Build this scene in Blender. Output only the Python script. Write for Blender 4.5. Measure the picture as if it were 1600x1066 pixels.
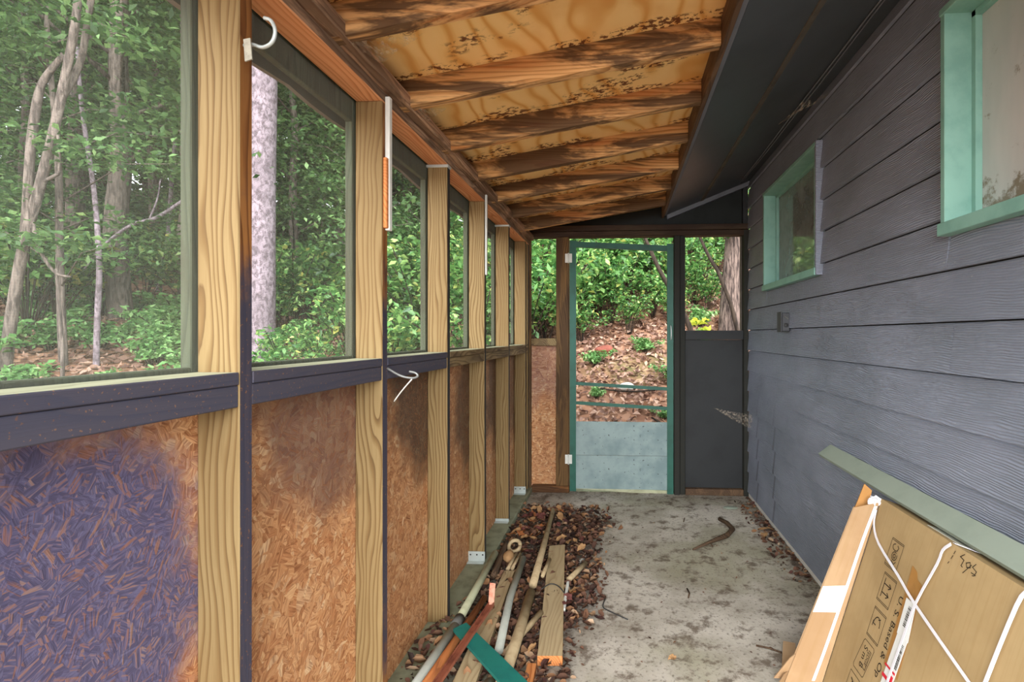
import bpy, bmesh, math, random
import numpy as np
from mathutils import Vector, Matrix

for o in list(bpy.data.objects):
    bpy.data.objects.remove(o, do_unlink=True)
scene = bpy.context.scene
COL = scene.collection

# ------------------------------------------------------------------ camera, world, sun, exposure
cam_data = bpy.data.cameras.new('camera')
cam = bpy.data.objects.new('camera', cam_data)
COL.objects.link(cam)
cam.location = (0, 0, 1.27)
cam.rotation_euler = (math.radians(90), 0, math.atan(50 / 806))
cam_data.sensor_width = 36
cam_data.lens = 36 * 806 / 1600
cam_data.shift_x = -120 / 1600
cam_data.shift_y = -9 / 1600
cam_data.clip_start = 0.02
cam_data.clip_end = 300
scene.camera = cam

world = bpy.data.worlds.new('overcast_sky')
scene.world = world
world.use_nodes = True
wbg = world.node_tree.nodes['Background']
wbg.inputs['Color'].default_value = (0.90, 0.96, 1.0, 1)
wbg.inputs['Strength'].default_value = 1.3

sun_data = bpy.data.lights.new('sun', 'SUN')
sun_data.energy = 3.0
sun_data.angle = math.radians(75)
sun_data.color = (1.0, 0.98, 0.95)
sun = bpy.data.objects.new('sun', sun_data)
COL.objects.link(sun)
sun.rotation_euler = Vector((-0.06, 0.88, -0.47)).to_track_quat('-Z', 'Y').to_euler()
sun.location = (1, -12, 8)

scene.view_settings.view_transform = 'Standard'
scene.view_settings.look = 'None'
scene.view_settings.gamma = 1.0
scene.view_settings.use_curve_mapping = False
scene.view_settings.exposure = 1.95

R = random.Random(7)
NP = np.random.default_rng(11)

# ------------------------------------------------------------------ node helpers
def srgb(r, g, b):
    def f(c):
        c /= 255.0
        return c / 12.92 if c <= 0.04045 else ((c + 0.055) / 1.055) ** 2.4
    return (f(r), f(g), f(b), 1.0)

class NT:
    def __init__(self, name, rough=0.8, spec=0.25):
        self.m = bpy.data.materials.new(name)
        self.m.use_nodes = True
        self.t = self.m.node_tree
        self.b = self.t.nodes['Principled BSDF']
        self.out = self.t.nodes['Material Output']
        self.b.inputs['Roughness'].default_value = rough
        self.b.inputs['Specular IOR Level'].default_value = spec
    def put(self, sock, v):
        if v is None:
            return
        if isinstance(v, bpy.types.NodeSocket):
            self.t.links.new(v, sock)
        else:
            sock.default_value = v
    def n(self, kind, props=None, **ins):
        nd = self.t.nodes.new(kind)
        for k, v in (props or {}).items():
            setattr(nd, k, v)
        for k, v in ins.items():
            key = int(k[1:]) if k[0] == 'i' and k[1:].isdigit() else k.replace('_', ' ')
            self.put(nd.inputs[key], v)
        return nd
    def math(self, op, a, b=0.0, c=0.0, clamp=False):
        nd = self.n('ShaderNodeMath', {'operation': op, 'use_clamp': clamp}, i0=a, i1=b)
        if op in ('MULTIPLY_ADD', 'SMOOTH_MIN'):
            self.put(nd.inputs[2], c)
        return nd.outputs[0]
    def mix(self, fac, a, b, mode='MIX'):
        nd = self.n('ShaderNodeMix', {'data_type': 'RGBA', 'blend_type': mode})
        self.put(nd.inputs[0], fac); self.put(nd.inputs[6], a); self.put(nd.inputs[7], b)
        return nd.outputs[2]
    def ss(self, v, lo, hi):
        nd = self.n('ShaderNodeMapRange', {'interpolation_type': 'SMOOTHSTEP'}, i0=v, i1=lo, i2=hi)
        return nd.outputs[0]
    def ramp(self, v, stops, interp='LINEAR'):
        nd = self.n('ShaderNodeValToRGB', None, i0=v)
        cr = nd.color_ramp
        cr.interpolation = interp
        while len(cr.elements) < len(stops):
            cr.elements.new(0.5)
        for e, (p, c) in zip(cr.elements, stops):
            e.position = p; e.color = c
        return nd.outputs[0]
    def noise(self, vec, scale, detail=3.0, rough=0.55, dist=0.0, color=False):
        nd = self.n('ShaderNodeTexNoise', None, Vector=vec, Scale=scale, Detail=detail, Roughness=rough, Distortion=dist)
        return nd.outputs['Color' if color else 'Fac']
    def mapping(self, vec, scale=(1, 1, 1), loc=(0, 0, 0), rot=(0, 0, 0)):
        return self.n('ShaderNodeMapping', None, Vector=vec, Scale=scale, Location=loc, Rotation=rot).outputs[0]
    def obj(self, rnd=True):
        co = self.n('ShaderNodeTexCoord').outputs['Object']
        if not rnd:
            return co
        r = self.n('ShaderNodeObjectInfo').outputs['Random']
        cx = self.n('ShaderNodeCombineXYZ', None, X=self.math('MULTIPLY', r, 31.7), Y=self.math('MULTIPLY', r, 17.3), Z=self.math('MULTIPLY', r, 53.1)).outputs[0]
        return self.n('ShaderNodeVectorMath', {'operation': 'ADD'}, i0=co, i1=cx).outputs[0]
    def pos(self):
        return self.n('ShaderNodeNewGeometry').outputs['Position']
    def xyz(self, v):
        s = self.n('ShaderNodeSeparateXYZ', None, i0=v)
        return s.outputs[0], s.outputs[1], s.outputs[2]
    def bump(self, h, strength=0.3, dist=0.01):
        bn = self.n('ShaderNodeBump', None, Strength=strength, Distance=dist, Height=h)
        self.t.links.new(bn.outputs[0], self.b.inputs['Normal'])
    def color(self, c):
        self.put(self.b.inputs['Base Color'], c)

def wood(name, axis, light, mid, dark, paint=None, paint_col=(40, 44, 56), mold=0.0, orange=0.0, ring=27.0, rough=0.75):
    """pine with growth rings along one axis. paint: (z_hi, z_lo) world heights between which old overspray lies."""
    k = NT(name, rough, 0.2)
    co = k.obj()
    info = k.n('ShaderNodeObjectInfo').outputs['Random']
    sc = {'X': (0.055, 1, 1), 'Y': (1, 0.055, 1), 'Z': (1, 1, 0.055)}[axis]
    local = k.n('ShaderNodeTexCoord').outputs['Object']
    jit = k.math('MULTIPLY', k.math('SUBTRACT', info, 0.5), 0.05)
    off = k.n('ShaderNodeCombineXYZ', None, X=k.math('ADD', jit, 0.028), Y=k.math('ADD', jit, 0.016), Z=k.math('ADD', jit, 0.034)).outputs[0]
    shifted = k.n('ShaderNodeVectorMath', {'operation': 'ADD'}, i0=local, i1=off).outputs[0]
    wv = k.mapping(shifted, sc)
    big = k.noise(k.mapping(co, tuple(0.9 if s < 1 else 5 for s in sc)), 1.6, 2.0, 0.5, color=True)
    wob = k.n('ShaderNodeVectorMath', {'operation': 'MULTIPLY_ADD'}, i0=big, i1=(0.11, 0.11, 0.11), i2=wv).outputs[0]
    wave = k.n('ShaderNodeTexWave', {'wave_type': 'RINGS', 'rings_direction': axis, 'wave_profile': 'SAW'}, Vector=wob, Scale=ring, Distortion=2.2, Detail=3.0, Detail_Scale=1.2).outputs['Fac']
    fine = k.noise(k.mapping(co, tuple(8 if s < 1 else 320 for s in sc)), 1.0, 3.0, 0.6)
    tone = k.noise(k.mapping(co, tuple(1.3 if s < 1 else 5 for s in sc)), 1.0, 3.0, 0.6)
    base = k.ramp(wave, [(0.0, light), (0.45, light), (0.76, mid), (0.93, tuple(0.5 * (p + q) for p, q in zip(mid, dark))), (1.0, light)])
    c = k.mix(k.math('MULTIPLY', k.ss(fine, 0.45, 0.75), 0.35), base, mid)
    c = k.mix(k.math('MULTIPLY', k.ss(tone, 0.40, 0.72), 0.55), c, mid)
    # knots
    vor = k.n('ShaderNodeTexVoronoi', {'feature': 'F1'}, Vector=k.mapping(co, tuple(2.1 if s < 1 else 3.4 for s in sc)), Scale=1.0, Randomness=1.0).outputs['Distance']
    knot = k.math('SUBTRACT', 1.0, k.ss(vor, 0.03, 0.10))
    c = k.mix(k.math('MULTIPLY', knot, 0.8), c, dark)
    if orange:
        on = k.noise(k.mapping(co, tuple(0.9 if s < 1 else 9 for s in sc)), 1.3, 4, 0.6)
        c = k.mix(k.math('MULTIPLY', k.ss(on, 0.52, 0.66), orange), c, srgb(176, 92, 38))
    if mold:
        mn = k.noise(k.mapping(co, tuple(2.2 if s < 1 else 14 for s in sc)), 1.0, 5, 0.65, 0.6)
        c = k.mix(k.math('MULTIPLY', k.ss(mn, 0.42, 0.56), mold), c, srgb(58, 44, 36))
    if paint:
        z = k.xyz(k.pos())[2]
        pn = k.noise(co, 9.0, 4, 0.65)
        zz = k.math('ADD', z, k.math('MULTIPLY', k.math('SUBTRACT', pn, 0.5), 0.5))
        hi = k.math('SUBTRACT', 1.0, k.ss(zz, paint[0] - 0.12, paint[0] + 0.12))
        lo = k.ss(zz, paint[1] - 0.15, paint[1] + 0.15)
        pm = k.math('MULTIPLY', hi, lo)
        sp = k.noise(co, 160.0, 2, 0.5)
        pm = k.math('MULTIPLY', pm, k.math('SUBTRACT', 1.0, k.math('MULTIPLY', k.ss(sp, 0.64, 0.70), 0.5)))
        c = k.mix(k.math('MULTIPLY', pm, 0.93), c, srgb(*paint_col))
    k.color(c)
    k.bump(k.math('ADD', k.math('MULTIPLY', wave, 0.6), fine), 0.18, 0.004)
    return k.m

M = {}
PL, PM_, PD = srgb(140, 119, 82), srgb(116, 92, 58), srgb(74, 54, 34)
M['stud'] = wood('stud_pine', 'Z', PL, PM_, PD)
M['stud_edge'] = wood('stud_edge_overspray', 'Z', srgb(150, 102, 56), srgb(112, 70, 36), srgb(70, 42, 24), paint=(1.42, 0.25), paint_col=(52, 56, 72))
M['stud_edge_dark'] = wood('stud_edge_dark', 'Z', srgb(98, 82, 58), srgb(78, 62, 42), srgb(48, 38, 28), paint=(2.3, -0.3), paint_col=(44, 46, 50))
M['rail'] = wood('rail_pine', 'Y', srgb(150, 112, 74), srgb(118, 82, 52), srgb(72, 48, 32), paint=(3.0, -1.0), paint_col=(62, 66, 82), rough=0.7)
M['rail_far'] = wood('rail_weathered', 'Y', srgb(142, 122, 88), srgb(108, 88, 60), srgb(64, 50, 34), mold=0.5)
M['sill'] = wood('sill_weathered', 'Y', srgb(168, 168, 140), srgb(150, 150, 124), srgb(120, 118, 96))
M['plate'] = wood('top_plate', 'Y', srgb(226, 168, 122), srgb(206, 140, 92), srgb(140, 88, 56), orange=0.3)
M['plate_side'] = wood('plate_side', 'Y', srgb(190, 156, 126), srgb(158, 124, 98), srgb(92, 70, 56), mold=0.6)
M['rafter'] = wood('rafter_pine', 'X', srgb(224, 178, 122), srgb(192, 142, 88), srgb(108, 72, 44), mold=0.84, orange=0.45, ring=20)
M['ledger'] = wood('ledger', 'Y', srgb(120, 96, 74), srgb(98, 76, 58), srgb(62, 48, 38), mold=0.5)
M['trimgreen'] = wood('old_green_trim', 'Z', srgb(84, 90, 72), srgb(72, 78, 62), srgb(52, 56, 46), mold=0.3)
M['jamb'] = wood('dark_jamb', 'Z', srgb(96, 72, 48), srgb(72, 54, 38), srgb(40, 32, 26), paint=(2.4, -0.5), paint_col=(42, 46, 44))
M['jambwood'] = wood('weathered_jamb', 'Z', srgb(122, 94, 60), srgb(92, 68, 42), srgb(52, 38, 26), mold=0.6)
M['headwood'] = wood('header_dark', 'X', srgb(84, 66, 50), srgb(60, 50, 42), srgb(40, 34, 30), mold=0.9)
M['baseplate'] = wood('base_plate', 'X', srgb(140, 96, 56), srgb(108, 72, 42), srgb(62, 44, 30), mold=0.6)
M['board'] = wood('dirty_board', 'Y', srgb(190, 170, 134), srgb(178, 156, 120), srgb(150, 126, 92), mold=0.06)
M['boardend'] = wood('cut_end', 'Y', srgb(208, 138, 84), srgb(186, 112, 62), srgb(140, 80, 46))
M['stick'] = wood('old_stick', 'Y', srgb(186, 168, 136), srgb(164, 142, 108), srgb(122, 100, 72), mold=0.12)
M['brownstick'] = wood('brown_stick', 'Y', srgb(186, 118, 68), srgb(156, 92, 50), srgb(96, 56, 34), mold=0.3)
M['twig'] = wood('dark_twig', 'Y', srgb(96, 76, 58), srgb(74, 58, 46), srgb(44, 34, 28))

def plain(name, col, rough=0.6, spec=0.4, metal=0.0, var=0.25, scale=14.0, bump=0.1, dark=None):
    k = NT(name, rough, spec)
    co = k.obj()
    n1 = k.noise(co, scale, 5, 0.6)
    d = dark or tuple(c * 0.6 for c in col[:3]) + (1,)
    k.color(k.mix(k.math('MULTIPLY', k.ss(n1, 0.42, 0.72), var * 2, clamp=True), col, d))
    k.b.inputs['Metallic'].default_value = metal
    if bump:
        k.bump(k.noise(co, scale * 6, 3, 0.6), bump, 0.003)
    return k.m

M['stick'] = plain('weathered_stick', srgb(184, 164, 130), 0.8, 0.2, 0, 0.35, 16, 0.2, dark=srgb(142, 120, 88))
M['black'] = plain('black_painted_wood', srgb(46, 48, 50), 0.6, 0.3, 0, 0.3, 5, 0.1)
M['soffit'] = plain('charcoal_soffit', srgb(74, 80, 84), 0.42, 0.4, 0, 0.25, 3, 0.06, dark=srgb(54, 58, 61))
M['lip'] = plain('charcoal_fascia', srgb(112, 116, 124), 0.6, 0.3, 0, 0.2, 6)
M['eave'] = plain('weathered_grey_eave', srgb(120, 114, 106), 0.8, 0.2, 0, 0.3, 8)
M['batten'] = plain('bare_batten', srgb(96, 90, 80), 0.7, 0.2, 0, 0.4, 10)
M['gable'] = plain('dark_gable', srgb(40, 44, 44), 0.7, 0.2, 0, 0.3, 6)
M['aqua'] = plain('aqua_paint', srgb(138, 184, 170), 0.5, 0.4, 0, 0.3, 9, 0.08, dark=srgb(108, 154, 142))
M['doorgreen'] = plain('door_green_paint', srgb(36, 96, 82), 0.5, 0.4, 0, 0.3, 9, 0.05, dark=srgb(26, 74, 62))
M['teal'] = plain('teal_paint', srgb(28, 118, 108), 0.55, 0.4, 0, 0.3, 12, 0.1, dark=srgb(20, 88, 88))
M['white'] = plain('white_paint', srgb(226, 228, 222), 0.6, 0.3, 0, 0.15, 14, 0.05)
M['metal'] = plain('galvanised', srgb(196, 206, 204), 0.45, 0.5, 0.4, 0.2, 20, 0.03)
M['wire'] = plain('dull_steel', srgb(150, 152, 150), 0.45, 0.5, 0.5, 0.2, 30, 0)
M['pvc'] = plain('dirty_pvc', srgb(186, 188, 156), 0.5, 0.4, 0, 0.35, 9, 0.05, dark=srgb(136, 134, 104))
M['pvcwhite'] = plain('grey_pvc', srgb(176, 180, 170), 0.5, 0.4, 0, 0.3, 9, 0.05)
M['rubber'] = plain('grey_coupling', srgb(96, 96, 92), 0.6, 0.3)
M['rust'] = plain('red_painted_strip', srgb(150, 88, 66), 0.6, 0.3, 0, 0.5, 18, 0.1, dark=srgb(104, 54, 42))
M['redpaint'] = plain('worn_red_tip', srgb(204, 150, 126), 0.6, 0.3, 0, 0.6, 26, 0.1, dark=srgb(190, 84, 56))
M['greyboard'] = plain('grey_green_board', srgb(150, 160, 146), 0.7, 0.2, 0, 0.2, 8, 0.06, dark=srgb(130, 142, 128))
M['strap'] = plain('white_strap', srgb(232, 230, 236), 0.5, 0.4, 0, 0.1, 20, 0)
M['tape'] = plain('white_tape', srgb(226, 226, 210), 0.4, 0.4, 0, 0.1, 20, 0)
M['browntape'] = plain('brown_tape', srgb(168, 122, 66), 0.3, 0.5, 0, 0.3, 20, 0)
M['label'] = plain('paper_label', srgb(224, 224, 220), 0.6, 0.3, 0, 0.05, 20, 0)
M['red'] = plain('red_print', srgb(206, 40, 56), 0.6, 0.3, 0, 0.05, 20, 0)
M['ink'] = plain('black_ink', srgb(52, 44, 36), 0.8, 0.1, 0, 0.3, 60, 0)
M['paperscrap'] = plain('white_scrap', srgb(226, 222, 214), 0.7, 0.2, 0, 0.2, 30, 0.1)
M['rag'] = plain('grey_rag', srgb(168, 164, 150), 0.9, 0.1, 0, 0.4, 60, 0.4)
M['outlet'] = plain('outlet_box', srgb(72, 74, 78), 0.5, 0.4, 0, 0.3, 30, 0.05)
M['core'] = plain('wall_core', srgb(60, 60, 60))
M['curtain'] = plain('pale_curtain', srgb(196, 196, 186), 0.9, 0.1, 0, 0.25, 4, 0.2)
M['drywall'] = plain('dim_room', srgb(120, 120, 116), 0.9, 0.1)
M['redbrick'] = plain('red_clay', srgb(126, 72, 60), 0.8, 0.2, 0, 0.4, 12)
M['rock'] = plain('grey_rock', srgb(196, 190, 180), 0.9, 0.2, 0, 0.4, 12, 0.3)
M['shingle'] = plain('roof_shingle', srgb(96, 94, 90), 0.9, 0.2, 0, 0.4, 10, 0.3)

# ---- osb
def osb(name):
    k = NT(name, 0.62, 0.3)
    co = k.obj()
    loc = k.n('ShaderNodeTexCoord').outputs['Object']
    def layer(sc, seed):
        v0 = k.mapping(co, (1, 1, 1), (seed, seed * 1.7, seed * 2.3))
        jig = k.noise(v0, 7.0, 2, 0.5, color=True)
        v1 = k.n('ShaderNodeVectorMath', {'operation': 'MULTIPLY_ADD'}, i0=jig, i1=(0.16, 0.16, 0.16), i2=v0).outputs[0]
        vor = k.n('ShaderNodeTexVoronoi', {'feature': 'F1'}, Vector=v1, Scale=sc, Randomness=1.0)
        rr = k.xyz(vor.outputs['Color'])
        ang = k.math('MULTIPLY', rr[0], 6.3)
        rv = k.n('ShaderNodeVectorRotate', {'rotation_type': 'X_AXIS'}, Vector=v0, Angle=ang).outputs[0]
        strand = k.noise(k.mapping(rv, (1, 14, 190)), 1.0, 3, 0.6)
        return rr, strand, vor.outputs['Distance']
    r1, s1, d1 = layer(26, 1.3)
    r2, s2, d2 = layer(58, 4.1)
    pick = k.ss(r2[1], 0.52, 0.56)
    hue = k.n('ShaderNodeMix', None, i0=pick, i2=r1[2], i3=r2[2]).outputs[0]
    st = k.n('ShaderNodeMix', None, i0=pick, i2=s1, i3=s2).outputs[0]
    c = k.ramp(hue, [(0.0, srgb(164, 112, 74)), (0.3, srgb(188, 134, 90)), (0.55, srgb(202, 154, 110)), (0.8, srgb(178, 120, 78)), (1.0, srgb(214, 178, 138))])
    c = k.mix(k.math('MULTIPLY', k.ss(st, 0.46, 0.66), 0.6), c, srgb(112, 60, 30))
    c = k.mix(k.math('MULTIPLY', k.ss(st, 0.45, 0.34), 0.35), c, srgb(228, 190, 140))
    # charcoal overspray, on far panels also painted-in stud shade; set by object colour
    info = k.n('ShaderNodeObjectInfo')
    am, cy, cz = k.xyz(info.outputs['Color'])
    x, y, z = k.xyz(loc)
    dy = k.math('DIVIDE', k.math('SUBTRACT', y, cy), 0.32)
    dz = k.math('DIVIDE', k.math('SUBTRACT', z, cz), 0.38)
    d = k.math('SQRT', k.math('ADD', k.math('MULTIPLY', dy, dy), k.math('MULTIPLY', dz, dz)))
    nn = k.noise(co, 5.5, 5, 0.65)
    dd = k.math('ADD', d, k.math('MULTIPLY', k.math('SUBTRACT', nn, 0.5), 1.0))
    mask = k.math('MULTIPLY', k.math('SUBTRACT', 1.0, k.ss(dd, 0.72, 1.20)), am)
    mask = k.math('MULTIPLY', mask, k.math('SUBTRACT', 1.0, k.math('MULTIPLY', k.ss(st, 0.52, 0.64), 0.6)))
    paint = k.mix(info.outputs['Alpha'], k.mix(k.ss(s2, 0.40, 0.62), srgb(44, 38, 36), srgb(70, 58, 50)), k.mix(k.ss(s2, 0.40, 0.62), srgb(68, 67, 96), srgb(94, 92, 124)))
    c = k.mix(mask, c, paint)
    k.color(c)
    h = k.math('ADD', k.math('MULTIPLY', hue, 0.8), k.math('MULTIPLY', st, 0.6))
    k.bump(h, 0.55, 0.006)
    return k.m
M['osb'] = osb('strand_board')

# ---- plywood deck
def plywood():
    k = NT('plywood_deck', 0.7, 0.2)
    co = k.pos()
    wv = k.mapping(co, (1.0, 0.28, 1))
    big = k.noise(k.mapping(co, (1.2, 0.6, 1)), 1.4, 3, 0.5, color=True)
    wv = k.n('ShaderNodeVectorMath', {'operation': 'MULTIPLY_ADD'}, i0=big, i1=(1.1, 0.2, 0.1), i2=wv).outputs[0]
    wave = k.n('ShaderNodeTexWave', {'wave_type': 'BANDS', 'bands_direction': 'X', 'wave_profile': 'SIN'}, Vector=wv, Scale=3.2, Distortion=3.0, Detail=2.0, Detail_Scale=0.7).outputs['Fac']
    c = k.ramp(wave, [(0.0, srgb(250, 210, 142)), (0.6, srgb(248, 206, 136)), (0.88, srgb(240, 190, 116)), (1.0, srgb(228, 168, 92))])
    t = k.noise(co, 2.6, 4, 0.6)
    c = k.mix(k.math('MULTIPLY', k.ss(t, 0.48, 0.72), 0.4), c, srgb(226, 158, 86))
    sp = k.noise(k.mapping(co, (1, 1.4, 1)), 46, 4, 0.62)
    reg = k.noise(k.mapping(co, (1, 2.2, 1), (3, 8, 1)), 3.1, 3, 0.6)
    y = k.xyz(co)[1]
    ph = k.math('FRACT', k.math('DIVIDE', k.math('SUBTRACT', y, 1.28), 0.41))
    edge = k.math('MAXIMUM', k.ss(ph, 0.80, 1.0), k.math('SUBTRACT', 1.0, k.ss(ph, 0.09, 0.25)))
    near = k.math('ADD', reg, k.math('MULTIPLY', edge, 0.13))
    mask = k.math('MULTIPLY', k.ss(near, 0.54, 0.62), k.ss(sp, 0.49, 0.54))
    # the sheet over the first bay is stained all over
    nearbay = k.math('SUBTRACT', 1.0, k.ss(y, 1.22, 1.30))
    mask = k.math('MAXIMUM', mask, k.math('MULTIPLY', nearbay, k.ss(sp, 0.42, 0.52)))
    c = k.mix(k.math('MULTIPLY', mask, 0.9), c, srgb(92, 34, 16))
    k.color(c)
    k.bump(k.noise(k.mapping(co, (90, 8, 90)), 1.0, 2, 0.5), 0.1, 0.003)
    return k.m
M['ply'] = plywood()

# ---- siding
def siding():
    k = NT('charcoal_siding', 0.55, 0.35)
    co = k.obj()
    wp = k.pos()
    gv = k.mapping(co, (1, 0.16, 1))
    big = k.noise(k.mapping(co, (3, 1.4, 3)), 2.0, 2, 0.5, color=True)
    gv = k.n('ShaderNodeVectorMath', {'operation': 'MULTIPLY_ADD'}, i0=big, i1=(0.0, 0.0, 0.05), i2=gv).outputs[0]
    wave = k.n('ShaderNodeTexWave', {'wave_type': 'BANDS', 'bands_direction': 'Z', 'wave_profile': 'SIN'}, Vector=gv, Scale=42, Distortion=4.0, Detail=3.0, Detail_Scale=1.6).outputs['Fac']
    n1 = k.noise(k.mapping(wp, (1, 0.8, 1.2)), 2.2, 4, 0.6)
    c = k.mix(k.ss(n1, 0.35, 0.7), srgb(146, 152, 168), srgb(128, 135, 148))
    c = k.mix(k.math('MULTIPLY', k.ss(wave, 0.6, 0.95), 0.25), c, srgb(166, 172, 182))
    sp = k.noise(wp, 70, 3, 0.5)
    c = k.mix(k.math('MULTIPLY', k.ss(sp, 0.735, 0.76), 0.6), c, srgb(190, 196, 192))
    # two brown runs where gutter water came down the boards
    y = k.xyz(wp)[1]; z = k.xyz(wp)[2]
    for yc, wd in ((3.86, 0.03), (3.45, 0.028)):
        dist = k.math('ABSOLUTE', k.math('SUBTRACT', y, yc))
        msk = k.math('MULTIPLY', k.math('SUBTRACT', 1.0, k.ss(dist, 0.0, wd)), k.math('SUBTRACT', 1.0, k.ss(z, 0.4, 0.95)))
        c = k.mix(k.math('MULTIPLY', msk, 0.55), c, srgb(66, 62, 66))
    k.color(c)
    k.bump(wave, 0.6, 0.006)
    return k.m
M['siding'] = siding()

# ---- concrete
def concrete():
    k = NT('dirty_concrete', 0.85, 0.2)
    co = k.pos()
    n1 = k.noise(co, 2.1, 6, 0.62)
    n2 = k.noise(co, 9.0, 6, 0.7)
    n3 = k.noise(co, 60.0, 4, 0.6)
    n4 = k.noise(k.mapping(co, (1, 1, 1), (5, 2, 0)), 1.3, 4, 0.6)
    c = k.mix(k.ss(n1, 0.36, 0.66), srgb(206, 198, 186), srgb(168, 160, 146))
    c = k.mix(k.math('MULTIPLY', k.ss(n4, 0.46, 0.64), 0.6), c, srgb(152, 148, 120))
    c = k.mix(k.math('MULTIPLY', k.ss(n2, 0.50, 0.64), 0.8), c, srgb(96, 80, 66))
    c = k.mix(k.math('MULTIPLY', k.ss(n3, 0.54, 0.68), 0.6), c, srgb(92, 82, 72))
    x, y, z = k.xyz(co)
    # soil that has gathered along both walls
    wob = k.math('MULTIPLY', k.math('SUBTRACT', n2, 0.5), 0.5)
    left = k.math('SUBTRACT', 1.0, k.ss(k.math('ADD', x, wob), -0.30, -0.06))
    right = k.ss(k.math('ADD', x, wob), 0.88, 1.0)
    back = k.ss(k.math('ADD', y, wob), 3.75, 4.1)
    far = k.math('MULTIPLY', left, k.math('MULTIPLY', k.ss(y, 1.7, 2.3), k.math('SUBTRACT', 1.0, k.ss(y, 3.55, 3.9))))
    soil = k.math('MAXIMUM', far, k.math('MULTIPLY', k.math('MAXIMUM', right, k.math('MULTIPLY', back, 0.5)), 0.8))
    c = k.mix(k.math('MULTIPLY', soil, k.math('ADD', 0.45, k.math('MULTIPLY', k.ss(n3, 0.4, 0.6), 0.45))), c, srgb(66, 50, 42))
    k.color(c)
    k.bump(k.math('ADD', n2, k.math('MULTIPLY', n3, 0.5)), 0.3, 0.008)
    return k.m
M['concrete'] = concrete()
M['curb'] = plain('curb_concrete', srgb(138, 142, 118), 0.85, 0.2, 0, 0.35, 10, 0.2, dark=srgb(96, 92, 72))

# ---- cardboard
def cardboard(name, a, b):
    k = NT(name, 0.8, 0.15)
    co = k.obj(False)
    n1 = k.noise(co, 4.0, 4, 0.6)
    fl = k.noise(k.mapping(co, (3, 120, 3)), 1.0, 2, 0.5)
    c = k.mix(k.ss(n1, 0.35, 0.7), a, b)
    c = k.mix(k.math('MULTIPLY', k.ss(fl, 0.5, 0.7), 0.18), c, srgb(150, 118, 74))
    k.color(c)
    k.bump(fl, 0.08, 0.002)
    return k.m
M['card'] = cardboard('carton_board', srgb(178, 152, 110), srgb(162, 136, 96))
M['cardpink'] = cardboard('carton_flap_board', srgb(178, 148, 114), srgb(162, 130, 96))
M['cardtorn'] = cardboard('torn_board', srgb(186, 136, 80), srgb(150, 104, 60))

# ---- insect screen: fine mesh, mostly see-through
def screen_mat():
    k = NT('insect_screen_mesh', 0.7, 0.2)
    tr = k.n('ShaderNodeBsdfTransparent')
    df = k.n('ShaderNodeBsdfDiffuse', None, Color=srgb(150, 156, 146))
    co = k.pos()
    # woven threads about 4 mm apart
    y, z = k.xyz(co)[1], k.xyz(co)[2]
    def thread(v):
        f = k.math('FRACT', k.math('MULTIPLY', v, 240.0))
        return k.math('LESS_THAN', f, 0.14)
    th = k.math('MAXIMUM', thread(y), thread(z))
    fac = k.math('ADD', 0.20, k.math('MULTIPLY', th, 0.24))
    mx = k.n('ShaderNodeMixShader', None, i0=fac, i1=tr.outputs[0], i2=df.outputs[0])
    k.t.links.new(mx.outputs[0], k.out.inputs['Surface'])
    return k.m
M['screen'] = screen_mat()

def web_mat():
    k = NT('cobweb_silk', 0.8, 0.1)
    tr = k.n('ShaderNodeBsdfTransparent')
    df = k.n('ShaderNodeBsdfDiffuse', None, Color=srgb(200, 186, 168))
    nz = k.noise(k.mapping(k.pos(), (60, 20, 90)), 1.0, 4, 0.7)
    fac = k.math('MULTIPLY', k.ss(nz, 0.42, 0.66), 0.42)
    mx = k.n('ShaderNodeMixShader', None, i0=fac, i1=tr.outputs[0], i2=df.outputs[0])
    k.t.links.new(mx.outputs[0], k.out.inputs['Surface'])
    return k.m
M['web'] = web_mat()

def glass_mat():
    k = NT('grey_sheen_glass', 0.06, 0.5)
    tr = k.n('ShaderNodeBsdfTransparent', None, Color=(0.86, 0.92, 0.90, 1))
    gl = k.n('ShaderNodeBsdfGlossy', None, Color=(0.95, 1, 0.98, 1), Roughness=0.04)
    df = k.n('ShaderNodeBsdfDiffuse', None, Color=srgb(158, 166, 164))
    fr = k.n('ShaderNodeFresnel', None, IOR=1.6).outputs[0]
    mx = k.n('ShaderNodeMixShader', None, i0=k.math('ADD', fr, 0.12, clamp=True), i1=tr.outputs[0], i2=gl.outputs[0])
    nz = k.noise(k.pos(), 6, 4, 0.6)
    mx2 = k.n('ShaderNodeMixShader', None, i0=k.math('ADD', 0.38, k.math('MULTIPLY', k.ss(nz, 0.3, 0.8), 0.25)), i1=mx.outputs[0], i2=df.outputs[0])  # grey diffuse layer paints in part of the pane's reflection
    k.t.links.new(mx2.outputs[0], k.out.inputs['Surface'])
    return k.m
M['glass'] = glass_mat()
def frosted_mat():
    k = NT('mildewed_frosted_pane', 0.25, 0.5)
    co = k.pos()
    nz = k.noise(k.mapping(co, (1, 3, 0.8)), 2.2, 3, 0.6)
    c = k.mix(k.ss(nz, 0.35, 0.7), srgb(206, 204, 200), srgb(186, 190, 186))
    z = k.xyz(co)[2]
    m1 = k.noise(co, 16, 6, 0.7)
    low = k.math('SUBTRACT', 1.0, k.ss(z, 1.60, 1.80))
    c = k.mix(k.math('MULTIPLY', k.ss(k.math('ADD', m1, k.math('MULTIPLY', low, 0.26)), 0.60, 0.74), 0.8), c, srgb(112, 92, 58))
    k.color(c)
    return k.m
M['frosted'] = frosted_mat()

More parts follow.
